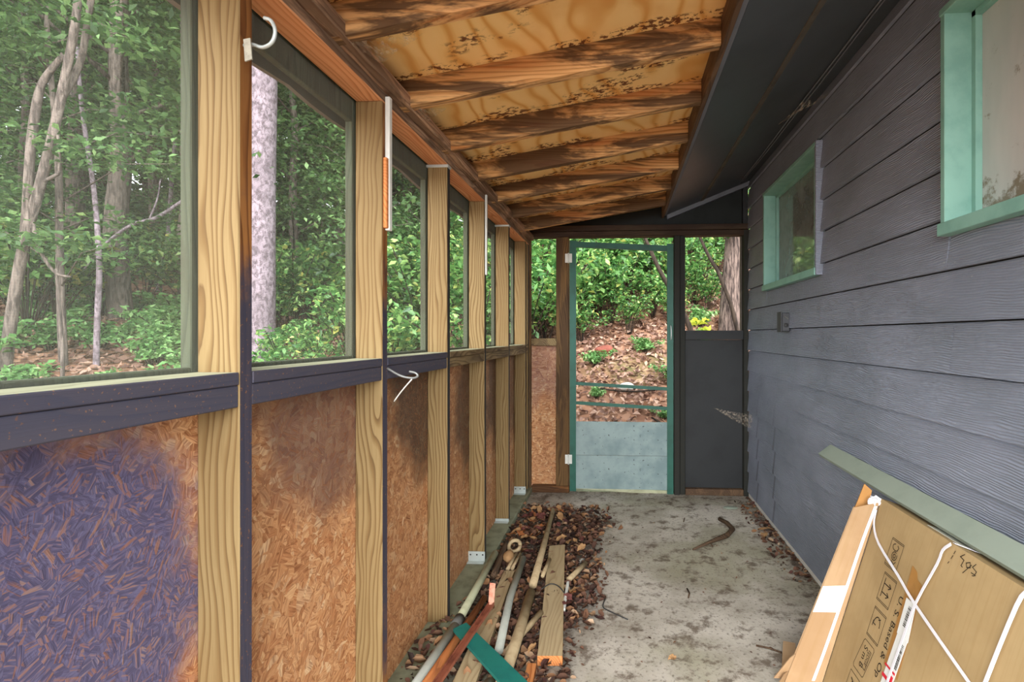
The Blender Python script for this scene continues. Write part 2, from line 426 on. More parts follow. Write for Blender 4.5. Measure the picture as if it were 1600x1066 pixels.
# ---- leaves, bark, soil
def leafmat(name, stops, trans=0.35, rough=0.5, spec=0.4):
    k = NT(name, rough, spec)
    g = k.n('ShaderNodeNewGeometry').outputs['Random Per Island']
    c = k.ramp(g, stops)
    k.color(c)
    if trans:
        tl = k.n('ShaderNodeBsdfTranslucent', None, Color=c)
        mx = k.n('ShaderNodeMixShader', None, i0=trans, i1=k.b.outputs[0], i2=tl.outputs[0])
        k.t.links.new(mx.outputs[0], k.out.inputs['Surface'])
    return k.m
M['leaf_forest'] = leafmat('forest_leaf', [(0, srgb(48, 76, 42)), (0.35, srgb(72, 106, 58)), (0.7, srgb(94, 130, 74)), (1, srgb(128, 160, 100))], 0.45)
M['leaf_far'] = leafmat('far_forest_leaf', [(0, srgb(50, 78, 48)), (0.5, srgb(76, 108, 64)), (1, srgb(120, 148, 98))], 0.4)
M['leaf_laurel'] = leafmat('laurel_leaf', [(0, srgb(50, 92, 46)), (0.4, srgb(80, 126, 64)), (0.75, srgb(118, 164, 90)), (0.93, srgb(166, 194, 116)), (1, srgb(200, 194, 104))], 0.35, 0.35, 0.6)
M['leaf_fern'] = leafmat('ground_plant_leaf', [(0, srgb(76, 122, 64)), (0.6, srgb(112, 158, 90)), (1, srgb(152, 184, 122))], 0.35)
M['leaf_yellow'] = leafmat('yellow_leaf', [(0, srgb(150, 178, 60)), (1, srgb(214, 206, 80))], 0.4)
DRY = [(0, srgb(78, 56, 48)), (0.2, srgb(116, 86, 74)), (0.4, srgb(160, 128, 110)), (0.6, srgb(98, 70, 62)), (0.8, srgb(184, 154, 136)), (1, srgb(136, 98, 76))]
M['dry'] = leafmat('dry_leaf', DRY, 0.08, 0.8, 0.15)
M['dry_in'] = leafmat('porch_dry_leaf', [(0, srgb(52, 40, 36)), (0.25, srgb(84, 60, 50)), (0.5, srgb(126, 92, 74)), (0.68, srgb(76, 50, 48)), (0.85, srgb(156, 116, 82)), (1, srgb(184, 158, 132))], 0.05, 0.8, 0.15)
M['dry_tan'] = leafmat('tan_dry_leaf', [(0, srgb(164, 124, 84)), (1, srgb(176, 140, 100))], 0.05, 0.8, 0.15)
M['dry_orange'] = leafmat('orange_dry_leaf', [(0, srgb(160, 96, 56)), (1, srgb(170, 108, 66))], 0.05, 0.8, 0.15)
M['dry_purple'] = leafmat('maroon_dry_leaf', [(0, srgb(104, 62, 58)), (1, srgb(120, 74, 68))], 0.05, 0.8, 0.15)

def bark(name, a, b, scale=(16, 16, 3.0), d=0.02):
    k = NT(name, 0.9, 0.15)
    co = k.obj()
    n1 = k.noise(k.mapping(co, scale), 1.5, 5, 0.65, 0.5)
    n2 = k.noise(co, 2.0, 3, 0.6)
    c = k.mix(k.ss(n1, 0.36, 0.64), a, b)
    c = k.mix(k.math('MULTIPLY', k.ss(n2, 0.45, 0.7), 0.4), c, a)
    k.color(c)
    k.bump(n1, 0.7, d)
    return k.m
M['bark_pale'] = bark('pale_bark', srgb(92, 82, 86), srgb(150, 136, 144), (14, 14, 9))
M['bark'] = bark('grey_bark', srgb(74, 66, 62), srgb(128, 116, 108))
M['bark_dark'] = bark('furrowed_bark', srgb(48, 40, 38), srgb(118, 102, 94), (26, 26, 4), 0.03)
M['bark_stem'] = bark('thin_dark_bark', srgb(34, 28, 24), srgb(62, 52, 44))

def soil():
    k = NT('forest_floor', 0.95, 0.1)
    co = k.pos()
    v = k.n('ShaderNodeTexVoronoi', {'feature': 'F1'}, Vector=co, Scale=13.0)
    r = k.xyz(v.outputs['Color'])[0]
    c = k.ramp(r, [(0, srgb(92, 66, 52)), (0.35, srgb(146, 108, 86)), (0.65, srgb(116, 82, 66)), (1, srgb(174, 136, 112))])
    n = k.noise(co, 0.8, 4, 0.6)
    c = k.mix(k.math('MULTIPLY', k.ss(n, 0.5, 0.7), 0.55), c, srgb(104, 116, 70))
    k.color(c)
    k.bump(v.outputs['Distance'], 0.6, 0.03)
    return k.m
M['soil'] = soil()

# ------------------------------------------------------------------ object helpers
def link(name, me, parent=None):
    o = bpy.data.objects.new(name, me)
    COL.objects.link(o)
    if parent:
        o.parent = parent
    return o

def tag(o, label, cat, group=None, kind=None):
    o['label'] = label; o['category'] = cat
    if group: o['group'] = group
    if kind: o['kind'] = kind
    return o

def empty(name, loc, label, cat, group=None, kind=None):
    o = bpy.data.objects.new(name, None)
    o.empty_display_size = 0.05
    COL.objects.link(o)
    o.location = loc
    return tag(o, label, cat, group, kind)

def place(o, parent, world_loc):
    """parent o while its location stays the given world position (parents are unrotated)"""
    if parent:
        o.parent = parent
        o.location = Vector(world_loc) - world_of(parent)
    else:
        o.location = world_loc

def world_of(o):
    v = Vector(o.location)
    while o.parent:
        o = o.parent
        v += Vector(o.location)
    return v

def box(name, x0, x1, y0, y1, z0, z1, mat, parent=None, bevel=0.0, faces=None, rot=None):
    """box as one mesh, origin at its centre; faces: {'+X': material} for a face of another look"""
    cx, cy, cz = (x0 + x1) / 2, (y0 + y1) / 2, (z0 + z1) / 2
    bm = bmesh.new()
    bmesh.ops.create_cube(bm, size=1.0)
    bmesh.ops.scale(bm, vec=(abs(x1 - x0), abs(y1 - y0), abs(z1 - z0)), verts=bm.verts)
    mats = [mat]
    if faces:
        bm.normal_update()
        for key, fm in faces.items():
            if fm not in mats: mats.append(fm)
            ax = 'XYZ'.index(key[1]); sg = 1 if key[0] == '+' else -1
            for f in bm.faces:
                if f.normal[ax] * sg > 0.9: f.material_index = mats.index(fm)
    if bevel:
        bmesh.ops.bevel(bm, geom=bm.edges[:], offset=bevel, segments=1, affect='EDGES', clamp_overlap=True)
    me = bpy.data.meshes.new(name)
    bm.to_mesh(me); bm.free()
    for m_ in mats: me.materials.append(m_)
    o = link(name, me)
    if rot: o.rotation_euler = rot
    place(o, parent, (cx, cy, cz))
    return o

def mesh(name, verts, faces, mat, parent=None, origin=None, smooth=False):
    v = np.array(verts, dtype=float)
    og = Vector(origin) if origin is not None else Vector(v.mean(axis=0))
    me = bpy.data.meshes.new(name)
    me.from_pydata([tuple(Vector(p) - og) for p in verts], [], faces)
    for m_ in (mat if isinstance(mat, list) else [mat]): me.materials.append(m_)
    me.update()
    bm = bmesh.new(); bm.from_mesh(me)
    bmesh.ops.recalc_face_normals(bm, faces=bm.faces[:])
    bm.to_mesh(me); bm.free()
    if smooth:
        for p in me.polygons: p.use_smooth = True
    o = link(name, me)
    place(o, parent, og)
    return o

def prism(name, section, y0, y1, mat, parent=None):
    """section: list of (x, z), extruded along y"""
    n = len(section)
    v = [(x, y0, z) for x, z in section] + [(x, y1, z) for x, z in section]
    f = [tuple(range(n)), tuple(range(2 * n - 1, n - 1, -1))] + [(i, (i + 1) % n, n + (i + 1) % n, n + i) for i in range(n)]
    return mesh(name, v, f, mat, parent)

def slab(name, quad, thick, mat, parent=None, nrm=None):
    """a flat four-cornered piece with thickness, corners in order; thickness goes along nrm"""
    q = [Vector(p) for p in quad]
    n = Vector(nrm).normalized() if nrm else (q[1] - q[0]).cross(q[-1] - q[0]).normalized()
    k = len(q)
    v = q + [p + n * thick for p in q]
    f = [tuple(range(k)), tuple(range(2 * k - 1, k - 1, -1))] + [(i, (i + 1) % k, k + (i + 1) % k, k + i) for i in range(k)]
    return mesh(name, [tuple(p) for p in v], f, mat, parent)

def tube_data(pts, radii, sides=8):
    pts = [Vector(p) for p in pts]
    if not isinstance(radii, (list, tuple)): radii = [radii] * len(pts)
    vs, fs = [], []
    up = Vector((0.31, 0.17, 0.93))
    for i, p in enumerate(pts):
        d = (pts[min(i + 1, len(pts) - 1)] - pts[max(i - 1, 0)]).normalized()
        a = d.cross(up)
        if a.length < 0.05: a = d.cross(Vector((1, 0, 0)))
        a.normalize(); b = d.cross(a)
        for k in range(sides):
            t = 2 * math.pi * k / sides
            vs.append(tuple(p + (a * math.cos(t) + b * math.sin(t)) * radii[i]))
        if i:
            o0, o1 = (i - 1) * sides, i * sides
            for k in range(sides):
                fs.append((o0 + k, o0 + (k + 1) % sides, o1 + (k + 1) % sides, o1 + k))
    fs.append(tuple(range(sides - 1, -1, -1)))
    fs.append(tuple(range((len(pts) - 1) * sides, len(pts) * sides)))
    return vs, fs

def tube(name, pts, radii, mat, parent=None, sides=8, origin=None):
    v, f = tube_data(pts, radii, sides)
    return mesh(name, v, f, mat, parent, origin, smooth=True)

def smoothpts(pts, n=6):
    """Catmull-Rom through the points"""
    P = [Vector(p) for p in pts]
    P = [P[0] * 2 - P[1]] + P + [P[-1] * 2 - P[-2]]
    out = []
    for i in range(1, len(P) - 2):
        for k in range(n):
            t = k / n
            out.append(0.5 * ((2 * P[i]) + (-P[i - 1] + P[i + 1]) * t + (2 * P[i - 1] - 5 * P[i] + 4 * P[i + 1] - P[i + 2]) * t * t + (-P[i - 1] + 3 * P[i] - 3 * P[i + 1] + P[i + 2]) * t ** 3))
    out.append(P[-2])
    return out

# ------------------------------------------------------------------ dimensions of the porch
XL, XO = -0.74, -0.826           # inner and outer plane of the stud wall
XR = 1.01                        # house wall
YE = 4.15                        # far end wall
Y0 = -0.3                        # porch cut short behind the camera to let daylight in
STUDS = [-0.246, 0.356, 0.958, 1.560, 2.162, 2.764, 3.366, 3.968]
ST = 0.037

# floor
floor = box('floor', -0.90, XR + 0.15, Y0, YE + 0.12, -0.12, 0.0, M['concrete'])
tag(floor, 'stained grey concrete slab floor of the porch', 'floor', kind='structure')
curb = box('baseboard_left', -0.88, -0.715, Y0, YE, 0.0, 0.04, M['curb'], bevel=0.004)
tag(curb, 'low grey green plate under the stud wall', 'baseboard', kind='structure')

# ---------------- left wall
wl = empty('wall_left', (XL, 0.0, 0.0), 'open stud wall with strand board below and insect screens above', 'wall', kind='structure')
for i, y in enumerate(STUDS):
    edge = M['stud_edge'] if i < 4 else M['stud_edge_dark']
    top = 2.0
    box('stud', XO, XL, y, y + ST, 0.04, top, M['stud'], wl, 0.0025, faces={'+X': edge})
box('corner_stud', XO, XL, 4.085, 4.122, 0.04, 2.0, M['stud'], wl, 0.0025, faces={'+X': M['stud_edge_dark']})
box('corner_stud', XL - 0.02, XL + 0.018, 4.122, 4.15, 0.04, 2.04, M['jambwood'], wl, 0.0025)
SPRAY_SHADE = [(0.9, 0.0, 0.0), (0.95, -0.05, -0.05), (0.97, -0.16, 0.20), (0.62, 0.16, 0.56), (0.85, 0.22, 0.50), (0.8, 0.34, 0.3), (0.8, 0.34, 0.3), (0.7, 0.34, 0.3)]  # far entries also paint the shade beside the studs
ys = [Y0] + STUDS + [4.085]
for i in range(len(ys) - 1):
    a = ys[i] + (ST if i else 0); b = ys[i + 1]
    near = i < 5
    box('rail', XO, XL - 0.001, a, b, 1.130, 1.172, M['rail'] if near else M['rail_far'], wl, 0.002)
    box('sill_cap', XO, XL + 0.001, a, b, 1.173, 1.198, M['rail'] if near else M['rail_far'], wl, 0.002, faces={'+Z': M['sill']})
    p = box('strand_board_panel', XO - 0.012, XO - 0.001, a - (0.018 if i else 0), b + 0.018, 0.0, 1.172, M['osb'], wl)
    s = SPRAY_SHADE[max(0, i - 0)] if i < len(SPRAY_SHADE) else (0.3, 0.2, 0.3)
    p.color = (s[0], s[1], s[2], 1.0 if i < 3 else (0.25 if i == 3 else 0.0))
    # screen and the strips that hold it
    mesh('insect_screen', [(XO - 0.006, a - 0.01, 1.19), (XO - 0.006, b + 0.01, 1.19), (XO - 0.006, b + 0.01, 2.0), (XO - 0.006, a - 0.01, 2.0)], [(0, 1, 2, 3)], M['screen'], wl)
    box('screen_strip', XO - 0.028, XO - 0.008, a, b, 1.185, 1.207, M['trimgreen'], wl, 0.002)
    box('screen_strip', XO - 0.028, XO - 0.008, a, b, 1.935, 2.02, M['trimgreen'], wl, 0.002)
for y in STUDS:
    box('screen_strip', XO - 0.030, XO - 0.007, y - 0.006, y + ST + 0.006, 1.175, 2.02, M['trimgreen'], wl, 0.002)
box('top_plate', XO, XL, Y0, YE, 2.000, 2.036, M['plate'], wl, 0.003, faces={'+X': M['plate_side']})
box('top_plate', XO, XL + 0.036, Y0, YE, 2.0365, 2.078, M['plate_side'], wl, 0.004)

# ---------------- roof over the porch
ce = empty('ceiling', (0, 1.5, 2.1), 'porch roof underside of pine rafters and plywood sheets', 'ceiling', kind='structure')
SL = 0.168
def zr(x): return 2.04 + SL * (x + 0.70)
for i in range(-5, 7):
    y = 1.28 + 0.41 * i
    if y < Y0: continue
    xa, xb = -0.898, 0.324
    v = []
    for yy in (y, y + 0.037):
        v += [(xa, yy, zr(xa)), (xb, yy, zr(xb)), (xb, yy, zr(xb) + 0.09), (xa, yy, zr(xa) + 0.09)]
    f = [(0, 1, 2, 3), (7, 6, 5, 4), (0, 4, 5, 1), (1, 5, 6, 2), (2, 6, 7, 3), (3, 7, 4, 0)]
    mesh('rafter', v, f, M['rafter'], ce)
yb = [Y0, 0.065, 1.28 + 0.018, 2.51 + 0.018, 3.74 + 0.018, YE + 0.25]
for a, b in zip(yb[:-1], yb[1:]):
    xa, xb = -0.90, 0.34
    slab('plywood_sheet', [(xa, a + 0.001, zr(xa) + 0.0905), (xb, a + 0.001, zr(xb) + 0.0905), (xb, b - 0.001, zr(xb) + 0.0905), (xa, b - 0.001, zr(xa) + 0.0905)], 0.014, M['ply'], ce, (0, 0, 1))
xa, xb = -0.935, 0.36
slab('shingle_layer', [(xa, Y0, zr(xa) + 0.106), (xb, Y0, zr(xb) + 0.106), (xb, YE + 0.3, zr(xb) + 0.106), (xa, YE + 0.3, zr(xa) + 0.106)], 0.02, M['shingle'], ce, (0, 0, 1))
# ragged eave board
vs, fs = [], []
n = 46
for i in range(n + 1):
    y = Y0 + (YE + 0.3 - Y0) * i / n
    zb = 1.945 + 0.007 * math.sin(i * 1.7) * (1 if i % 3 else 0.3) + R.uniform(-0.004, 0.004)
    for x in (-0.916, -0.902):
        vs += [(x, y, zb), (x, y, 2.108)]
    if i:
        q = (i - 1) * 4
        fs += [(q, q + 1, q + 5, q + 4), (q + 2, q + 6, q + 7, q + 3), (q, q + 4, q + 6, q + 2), (q + 1, q + 3, q + 7, q + 5)]
mesh('eave_board', vs, fs, M['eave'], ce)
box('ledger_board', 0.3255, 0.3435, Y0, YE, 2.205, 2.33, M['ledger'], ce, 0.002)

# ---------------- house eave: fascia, sloping soffit, batten, cables
so = empty('trim_1', (0.36, 1.5, 2.2), 'charcoal house eave with sloping soffit above the siding', 'soffit', kind='structure')
def zs(x): return 2.226 + 0.40 * (x - 0.365)
box('fascia_board', 0.345, 0.365, Y0, YE, 2.222, 2.42, M['lip'], so, 0.002)
slab('soffit_panel', [(0.367, Y0, zs(0.367)), (0.640, Y0, zs(0.640)), (0.640, YE, zs(0.640)), (0.367, YE, zs(0.367))], 0.012, M['soffit'], so, (0, 0, 1))
slab('soffit_panel', [(0.642, Y0, zs(0.642)), (XR + 0.02, Y0, zs(XR + 0.02)), (XR + 0.02, YE, zs(XR + 0.02)), (0.642, YE, zs(0.642))], 0.012, M['soffit'], so, (0, 0, 1))
slab('batten', [(0.630, Y0, zs(0.630) - 0.006), (0.654, Y0, zs(0.654) - 0.006), (0.654, YE - 0.02, zs(0.654) - 0.006), (0.630, YE - 0.02, zs(0.630) - 0.006)], 0.006, M['batten'], so, (-0.43, 0, 1))
slab('roof_deck', [(0.35, Y0, zs(0.35) + 0.2), (XR + 0.5, Y0, zs(XR + 0.5) + 0.2), (XR + 0.5, YE + 0.2, zs(XR + 0.5) + 0.2), (0.35, YE + 0.2, zs(0.35) + 0.2)], 0.03, M['shingle'], so, (0, 0, 1))
for k_, dx in enumerate((0.905, 0.925)):
    c_ = tube('eave_cable', [(dx + 0.004 * math.sin(y * 2.1 + k_), y, zs(dx) - 0.006 - 0.004 * abs(math.sin(y * 3.3))) for y in np.linspace(Y0, 4.0, 26)], 0.0035, M['lip'], None, 6)
    tag(c_, ('thin dark cable along the soffit, on the side of the bare batten', 'thin dark cable along the soffit, on the side of the siding')[k_], 'cable', 'cables along the soffit')

# ---------------- house wall with lap siding and two windows
WIN = [(2.66, 3.62, 1.585, 2.245), (0.67, 1.645, 1.585, 2.265)]
wr = empty('wall_right', (XR, 1.5, 0.0), 'charcoal lap siding wall of the house', 'wall', kind='structure')
def sboard(y0, y1, z0, z1):
    t = 0.016
    v = []
    for y in (y0, y1):
        v += [(XR - t, y, z0), (XR + 0.0, y, z1), (XR + 0.008, y, z1), (XR + 0.0, y, z0)]
    f = [(0, 1, 2, 3), (7, 6, 5, 4), (0, 4, 5, 1), (1, 5, 6, 2), (2, 6, 7, 3), (3, 7, 4, 0)]
    mesh('siding_board', v, f, M['siding'], wr)
JOINT = [2.58, 1.63, 3.05, 2.16, 1.2, 2.75]
def course(z0, z1, n):
    cuts = [JOINT[n % 6] - 2.4, JOINT[n % 6]]
    spans = [(Y0, cuts[0]), (cuts[0], cuts[1]), (cuts[1], YE - 0.005)]
    for a, b in spans:
        if b - a < 0.05: continue
        segs = [(a, b, z0, z1)]
        for (wa, wb, wz0, wz1) in WIN:
            nx = []
            for (p, q, u, w) in segs:
                if q <= wa or p >= wb or w <= wz0 or u >= wz1:
                    nx.append((p, q, u, w)); continue
                if p < wa: nx.append((p, wa, u, w))
                if q > wb: nx.append((wb, q, u, w))
                pa, qb = max(p, wa), min(q, wb)
                if u < wz0 - 0.002: nx.append((pa, qb, u, wz0))
                if w > wz1 + 0.002: nx.append((pa, qb, wz1, w))
            segs = nx
        for (p, q, u, w) in segs:
            if q - p > 0.01: sboard(p + 0.001, q - 0.001, u, w - (0.0045 if w == z1 else 0))
zc0 = 0.040
for n in range(16):
    z0 = zc0 + 0.159 * n
    course(z0, min(z0 + 0.159, 2.49), n)
sill_strip = box('baseboard_right', XR - 0.004, XR + 0.03, Y0, YE, 0.0, 0.045, M['paperscrap'])
tag(sill_strip, 'pale foundation edge under the charcoal siding', 'baseboard', kind='structure')
# body of the wall around the openings
def core(y0, y1, z0, z1): box('wall_core', XR + 0.013, XR + 0.13, y0, y1, z0, z1, M['core'], wr)
core(Y0, YE, 0.0, 1.585); core(Y0, YE, 2.265, 2.55)
core(Y0, 0.67, 1.585, 2.265); core(1.645, 2.66, 1.585, 2.265); core(3.62, YE, 1.585, 2.265)

WL = ['aqua framed window with a clear reflecting lower pane above the outlet box', 'aqua framed window with a mildewed pale pane above the leaning carton']
for i, (ya, yb_, za, zb) in enumerate(WIN):
    w = empty('window_%d' % (i + 1), (XR, (ya + yb_) / 2, za), WL[i], 'window', kind='structure')
    xf, xg = 0.977, 1.105
    box('jamb', xf, xg + 0.03, yb_ - 0.022, yb_, za, zb, M['aqua'], w, 0.002)
    box('jamb', xf, xg + 0.03, ya, ya + 0.022, za, zb, M['aqua'], w, 0.002)
    box('head', xf - 0.004, xg + 0.03, ya, yb_, zb - 0.022, zb, M['aqua'], w, 0.002)
    box('sill', xf - 0.008, xg + 0.03, ya - 0.004, yb_ + 0.004, za - 0.012, za + 0.026, M['aqua'], w, 0.002)
    box('side_trim', 0.974, XR + 0.005, ya - 0.014, ya + 0.004, za - 0.012, zb + 0.002, M['siding'], w, 0.001)
    box('stop', XR + 0.045, XR + 0.065, yb_ - 0.040, yb_ - 0.022, za + 0.026, zb - 0.022, M['aqua'], w, 0.001)
    box('stop', XR + 0.045, XR + 0.065, ya + 0.022, ya + 0.040, za + 0.026, zb - 0.022, M['aqua'], w, 0.001)
    box('stop', XR + 0.045, XR + 0.065, ya + 0.022, yb_ - 0.022, zb - 0.040, zb - 0.022, M['aqua'], w, 0.001)
    box('pane', xg - 0.03, xg - 0.026, ya + 0.022, yb_ - 0.022, za + 0.026, zb - 0.022, M['glass'] if i == 0 else M['frosted'], w)
    # pleated curtain close behind the pane
    vs, fs = [], []
    nn_ = 60
    for k_ in range(nn_ + 1):
        y = ya + 0.02 + (yb_ - ya - 0.04) * k_ / nn_
        x = xg + 0.045 + 0.012 * math.sin(k_ * 0.9) + 0.006 * math.sin(k_ * 0.37)
        vs += [(x, y, za), (x, y, zb), (x + 0.003, y, za), (x + 0.003, y, zb)]
        if k_:
            q = (k_ - 1) * 4
            fs += [(q, q + 4, q + 5, q + 1), (q + 2, q + 3, q + 7, q + 6)]
    mesh('curtain', vs, fs, M['curtain'], w, smooth=True)

# ---------------- far end wall
wb = empty('wall_back', (0.0, YE, 0.0), 'far end wall of dark posts with a screen door and open panels', 'wall', kind='structure')
box('base_plate', -0.72, -0.415, YE - 0.02, YE + 0.07, 0.0, 0.055, M['baseplate'], wb, 0.003)
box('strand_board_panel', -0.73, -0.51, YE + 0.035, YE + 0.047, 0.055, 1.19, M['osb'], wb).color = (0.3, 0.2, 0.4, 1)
box('end_sill', -0.73, -0.515, YE - 0.015, YE + 0.07, 1.185, 1.245, M['rail_far'], wb, 0.003)
box('post', -0.522, -0.420, YE - 0.01, YE + 0.08, 0.0, 2.062, M['jambwood'], wb, 0.003)
box('post', 0.424, 0.468, YE - 0.018, YE + 0.08, 0.0, 2.062, M['jamb'], wb, 0.003)
box('post', 0.470, 0.512, YE - 0.004, YE + 0.08, 0.0, 2.062, M['jamb'], wb, 0.003)
box('post', 0.968, 1.005, YE - 0.02, YE + 0.08, 0.0, 2.10, M['jamb'], wb, 0.003)
box('opening_strip', 0.955, 0.967, YE + 0.045, YE + 0.065, 1.31, 2.062, M['batten'], wb, 0.001)
box('end_rail', 0.513, 0.967, YE - 0.008, YE + 0.08, 1.235, 1.308, M['black'], wb, 0.003)
box('black_panel', 0.513, 0.967, YE + 0.03, YE + 0.045, 0.045, 1.234, M['black'], wb)
box('base_plate', 0.513, 0.967, YE - 0.015, YE + 0.07, 0.0, 0.05, M['ledger'], wb, 0.003)
box('header_beam', -0.74, XR, YE - 0.015, YE + 0.08, 2.063, 2.105, M['headwood'], wb, 0.003)
box('header_beam', -0.74, XR, YE - 0.03, YE + 0.08, 2.106, 2.150, M['headwood'], wb, 0.003)
box('threshold', -0.419, 0.423, YE + 0.03, YE + 0.13, -0.01, 0.004, M['curb'], wb)
mesh('gable_panel', [(-0.86, YE + 0.02, 2.151), (XR, YE + 0.02, 2.151), (XR, YE + 0.02, 2.50), (0.38, YE + 0.02, 2.31), (-0.86, YE + 0.02, zr(-0.86) + 0.08),
     (-0.86, YE + 0.06, 2.151), (XR, YE + 0.06, 2.151), (XR, YE + 0.06, 2.50), (0.38, YE + 0.06, 2.31), (-0.86, YE + 0.06, zr(-0.86) + 0.08)],
     [(0, 1, 2, 3, 4), (9, 8, 7, 6, 5), (0, 5, 6, 1), (1, 6, 7, 2), (2, 7, 8, 3), (3, 8, 9, 4), (4, 9, 5, 0)], M['gable'], wb)
slab('gable_trim', [(0.367, YE - 0.03, zs(0.367) - 0.035), (XR, YE - 0.03, zs(XR) - 0.035), (XR, YE - 0.03, zs(XR) - 0.001), (0.367, YE - 0.03, zs(0.367) - 0.001)], 0.045, M['lip'], wb, (0, 1, 0))
box('corner_trim', XR - 0.05, XR - 0.013, YE - 0.02, YE + 0.018, 2.151, 2.46, M['black'], wb, 0.002)

# ---------------- screen door (sagging on its hinges)
dr = empty('door_1', (-0.41, YE, 0.0), 'sagging green wooden screen door with two bars and a grey kick panel', 'door', kind='structure')
def sag(x): return -0.045 * (x + 0.41) / 0.82
def dslab(name, x0, x1, z0, z1, mat, th=0.03, yo=0.0, parent=dr, shear=True):
    s0, s1 = (sag(x0), sag(x1)) if shear else (0, 0)
    return slab(name, [(x0, YE + yo, z0 + s0), (x1, YE + yo, z0 + s1), (x1, YE + yo, z1 + s1), (x0, YE + yo, z1 + s0)], th, mat, parent, (0, 1, 0))
dslab('stile', -0.412, -0.362, 0.012, 2.035, M['doorgreen'])
dslab('stile', 0.370, 0.419, 0.028, 2.045, M['doorgreen'])
dslab('top_rail', -0.362, 0.370, 1.985, 2.030, M['doorgreen'], 0.028, 0.001)
dslab('cross_bar', -0.362, 0.370, 0.870, 0.895, M['doorgreen'], 0.02, 0.005)
dslab('cross_bar', -0.362, 0.370, 0.713, 0.738, M['doorgreen'], 0.02, 0.005)
kp = NT('kick_panel_paint', 0.5, 0.4)
_c = kp.obj(False)
_n = kp.noise(_c, 5, 4, 0.6); _s = kp.noise(_c, 55, 2, 0.5)
_k = kp.mix(kp.ss(_n, 0.35, 0.7), srgb(146, 166, 166), srgb(118, 140, 142))
_k = kp.mix(kp.math('MULTIPLY', kp.ss(_s, 0.68, 0.72), 0.8), _k, srgb(46, 52, 52))
kp.color(_k)
M['kick'] = kp.m
dslab('kick_panel', -0.362, 0.370, 0.030, 0.300, M['kick'], 0.008, 0.010, shear=False)
dslab('kick_panel', -0.362, 0.370, 0.302, 0.572, M['kick'], 0.008, 0.012, shear=False)
dslab('bottom_rail', -0.362, 0.370, 0.028, 0.060, M['pvc'], 0.016, 0.020)
for z in (1.855, 0.235):
    h = box('hinge', -0.448, -0.392, YE - 0.016, YE - 0.010, z, z + 0.072, M['white'], dr, 0.001)
    tube('hinge_pin', [(-0.420, YE - 0.020, z - 0.004), (-0.420, YE - 0.020, z + 0.076)], 0.006, M['white'], h)
hd = tube('handle', smoothpts([(0.398, YE - 0.002, 1.345), (0.398, YE - 0.030, 1.335), (0.399, YE - 0.034, 1.29), (0.399, YE - 0.030, 1.245), (0.399, YE - 0.002, 1.235)], 4), 0.005, M['metal'], dr, 8)

# ================================================================== things on the walls
# outlet box on the siding
ob = empty('outlet_box', (XR - 0.01, 3.17, 1.30), 'small charcoal weatherproof outlet box on the siding', 'outlet')
box('housing', XR - 0.052, XR - 0.008, 3.14, 3.21, 1.292, 1.405, M['outlet'], ob, 0.004)
box('cover_plate', XR - 0.058, XR - 0.052, 3.135, 3.215, 1.288, 1.410, M['outlet'], ob, 0.002)
box('cover_plate', XR - 0.050, XR - 0.010, 3.132, 3.139, 1.296, 1.402, M['outlet'], ob, 0.002)
tube('socket', [(XR - 0.030, 3.131, 1.33), (XR - 0.030, 3.127, 1.33)], 0.013, M['core'], ob, 12)
box('latch', XR - 0.046, XR - 0.014, 3.127, 3.132, 1.372, 1.379, M['rubber'], ob, 0.001, rot=(0, 0.6, 0))

def hookthing(name, pts, rad, mat, label, cat):
    o = empty(name, pts[0], label, cat)
    tube('shank', smoothpts(pts, 5), rad, mat, o, 8)
    return o
# screw hook on the near post
hk = hookthing('screw_hook', [(-0.737, 0.968, 1.838), (-0.715, 0.962, 1.836), (-0.690, 0.955, 1.826), (-0.668, 0.95, 1.832), (-0.660, 0.948, 1.852), (-0.668, 0.948, 1.872), (-0.682, 0.948, 1.878)], 0.0036, M['metal'], 'white screw hook turned into the post nearest the camera side screen', 'hook')
hk['label'] = 'white curled screw hook high on the inner edge of a stud'
rg = slab('cloth_scrap', [(-0.728, 0.956, 1.842), (-0.713, 0.954, 1.843), (-0.706, 0.950, 1.800), (-0.722, 0.952, 1.797)], 0.003, M['rag'], None, (0.1, -1, 0))
tag(rg, 'white cloth scrap hanging from the screw hook', 'rag')
# white strips nailed on stud edges
a_ = empty('white_strip', (XL + 0.008, 1.585, 1.60), 'wide white painted strip on the stud nearer the screw hook', 'strip')
box('painted_face', XL + 0.001, XL + 0.016, 1.577, 1.595, 1.60, 2.02, M['white'], a_, 0.001)
box('bare_wood', XL + 0.001, XL + 0.013, 1.563, 1.577, 1.605, 1.825, M['boardend'], a_, 0.002)
a_ = box('white_strip', XL + 0.001, XL + 0.010, 2.772, 2.792, 1.60, 2.07, M['white'], None, 0.001)
tag(a_, 'narrow white painted strip on the stud further from the screw hook', 'strip')
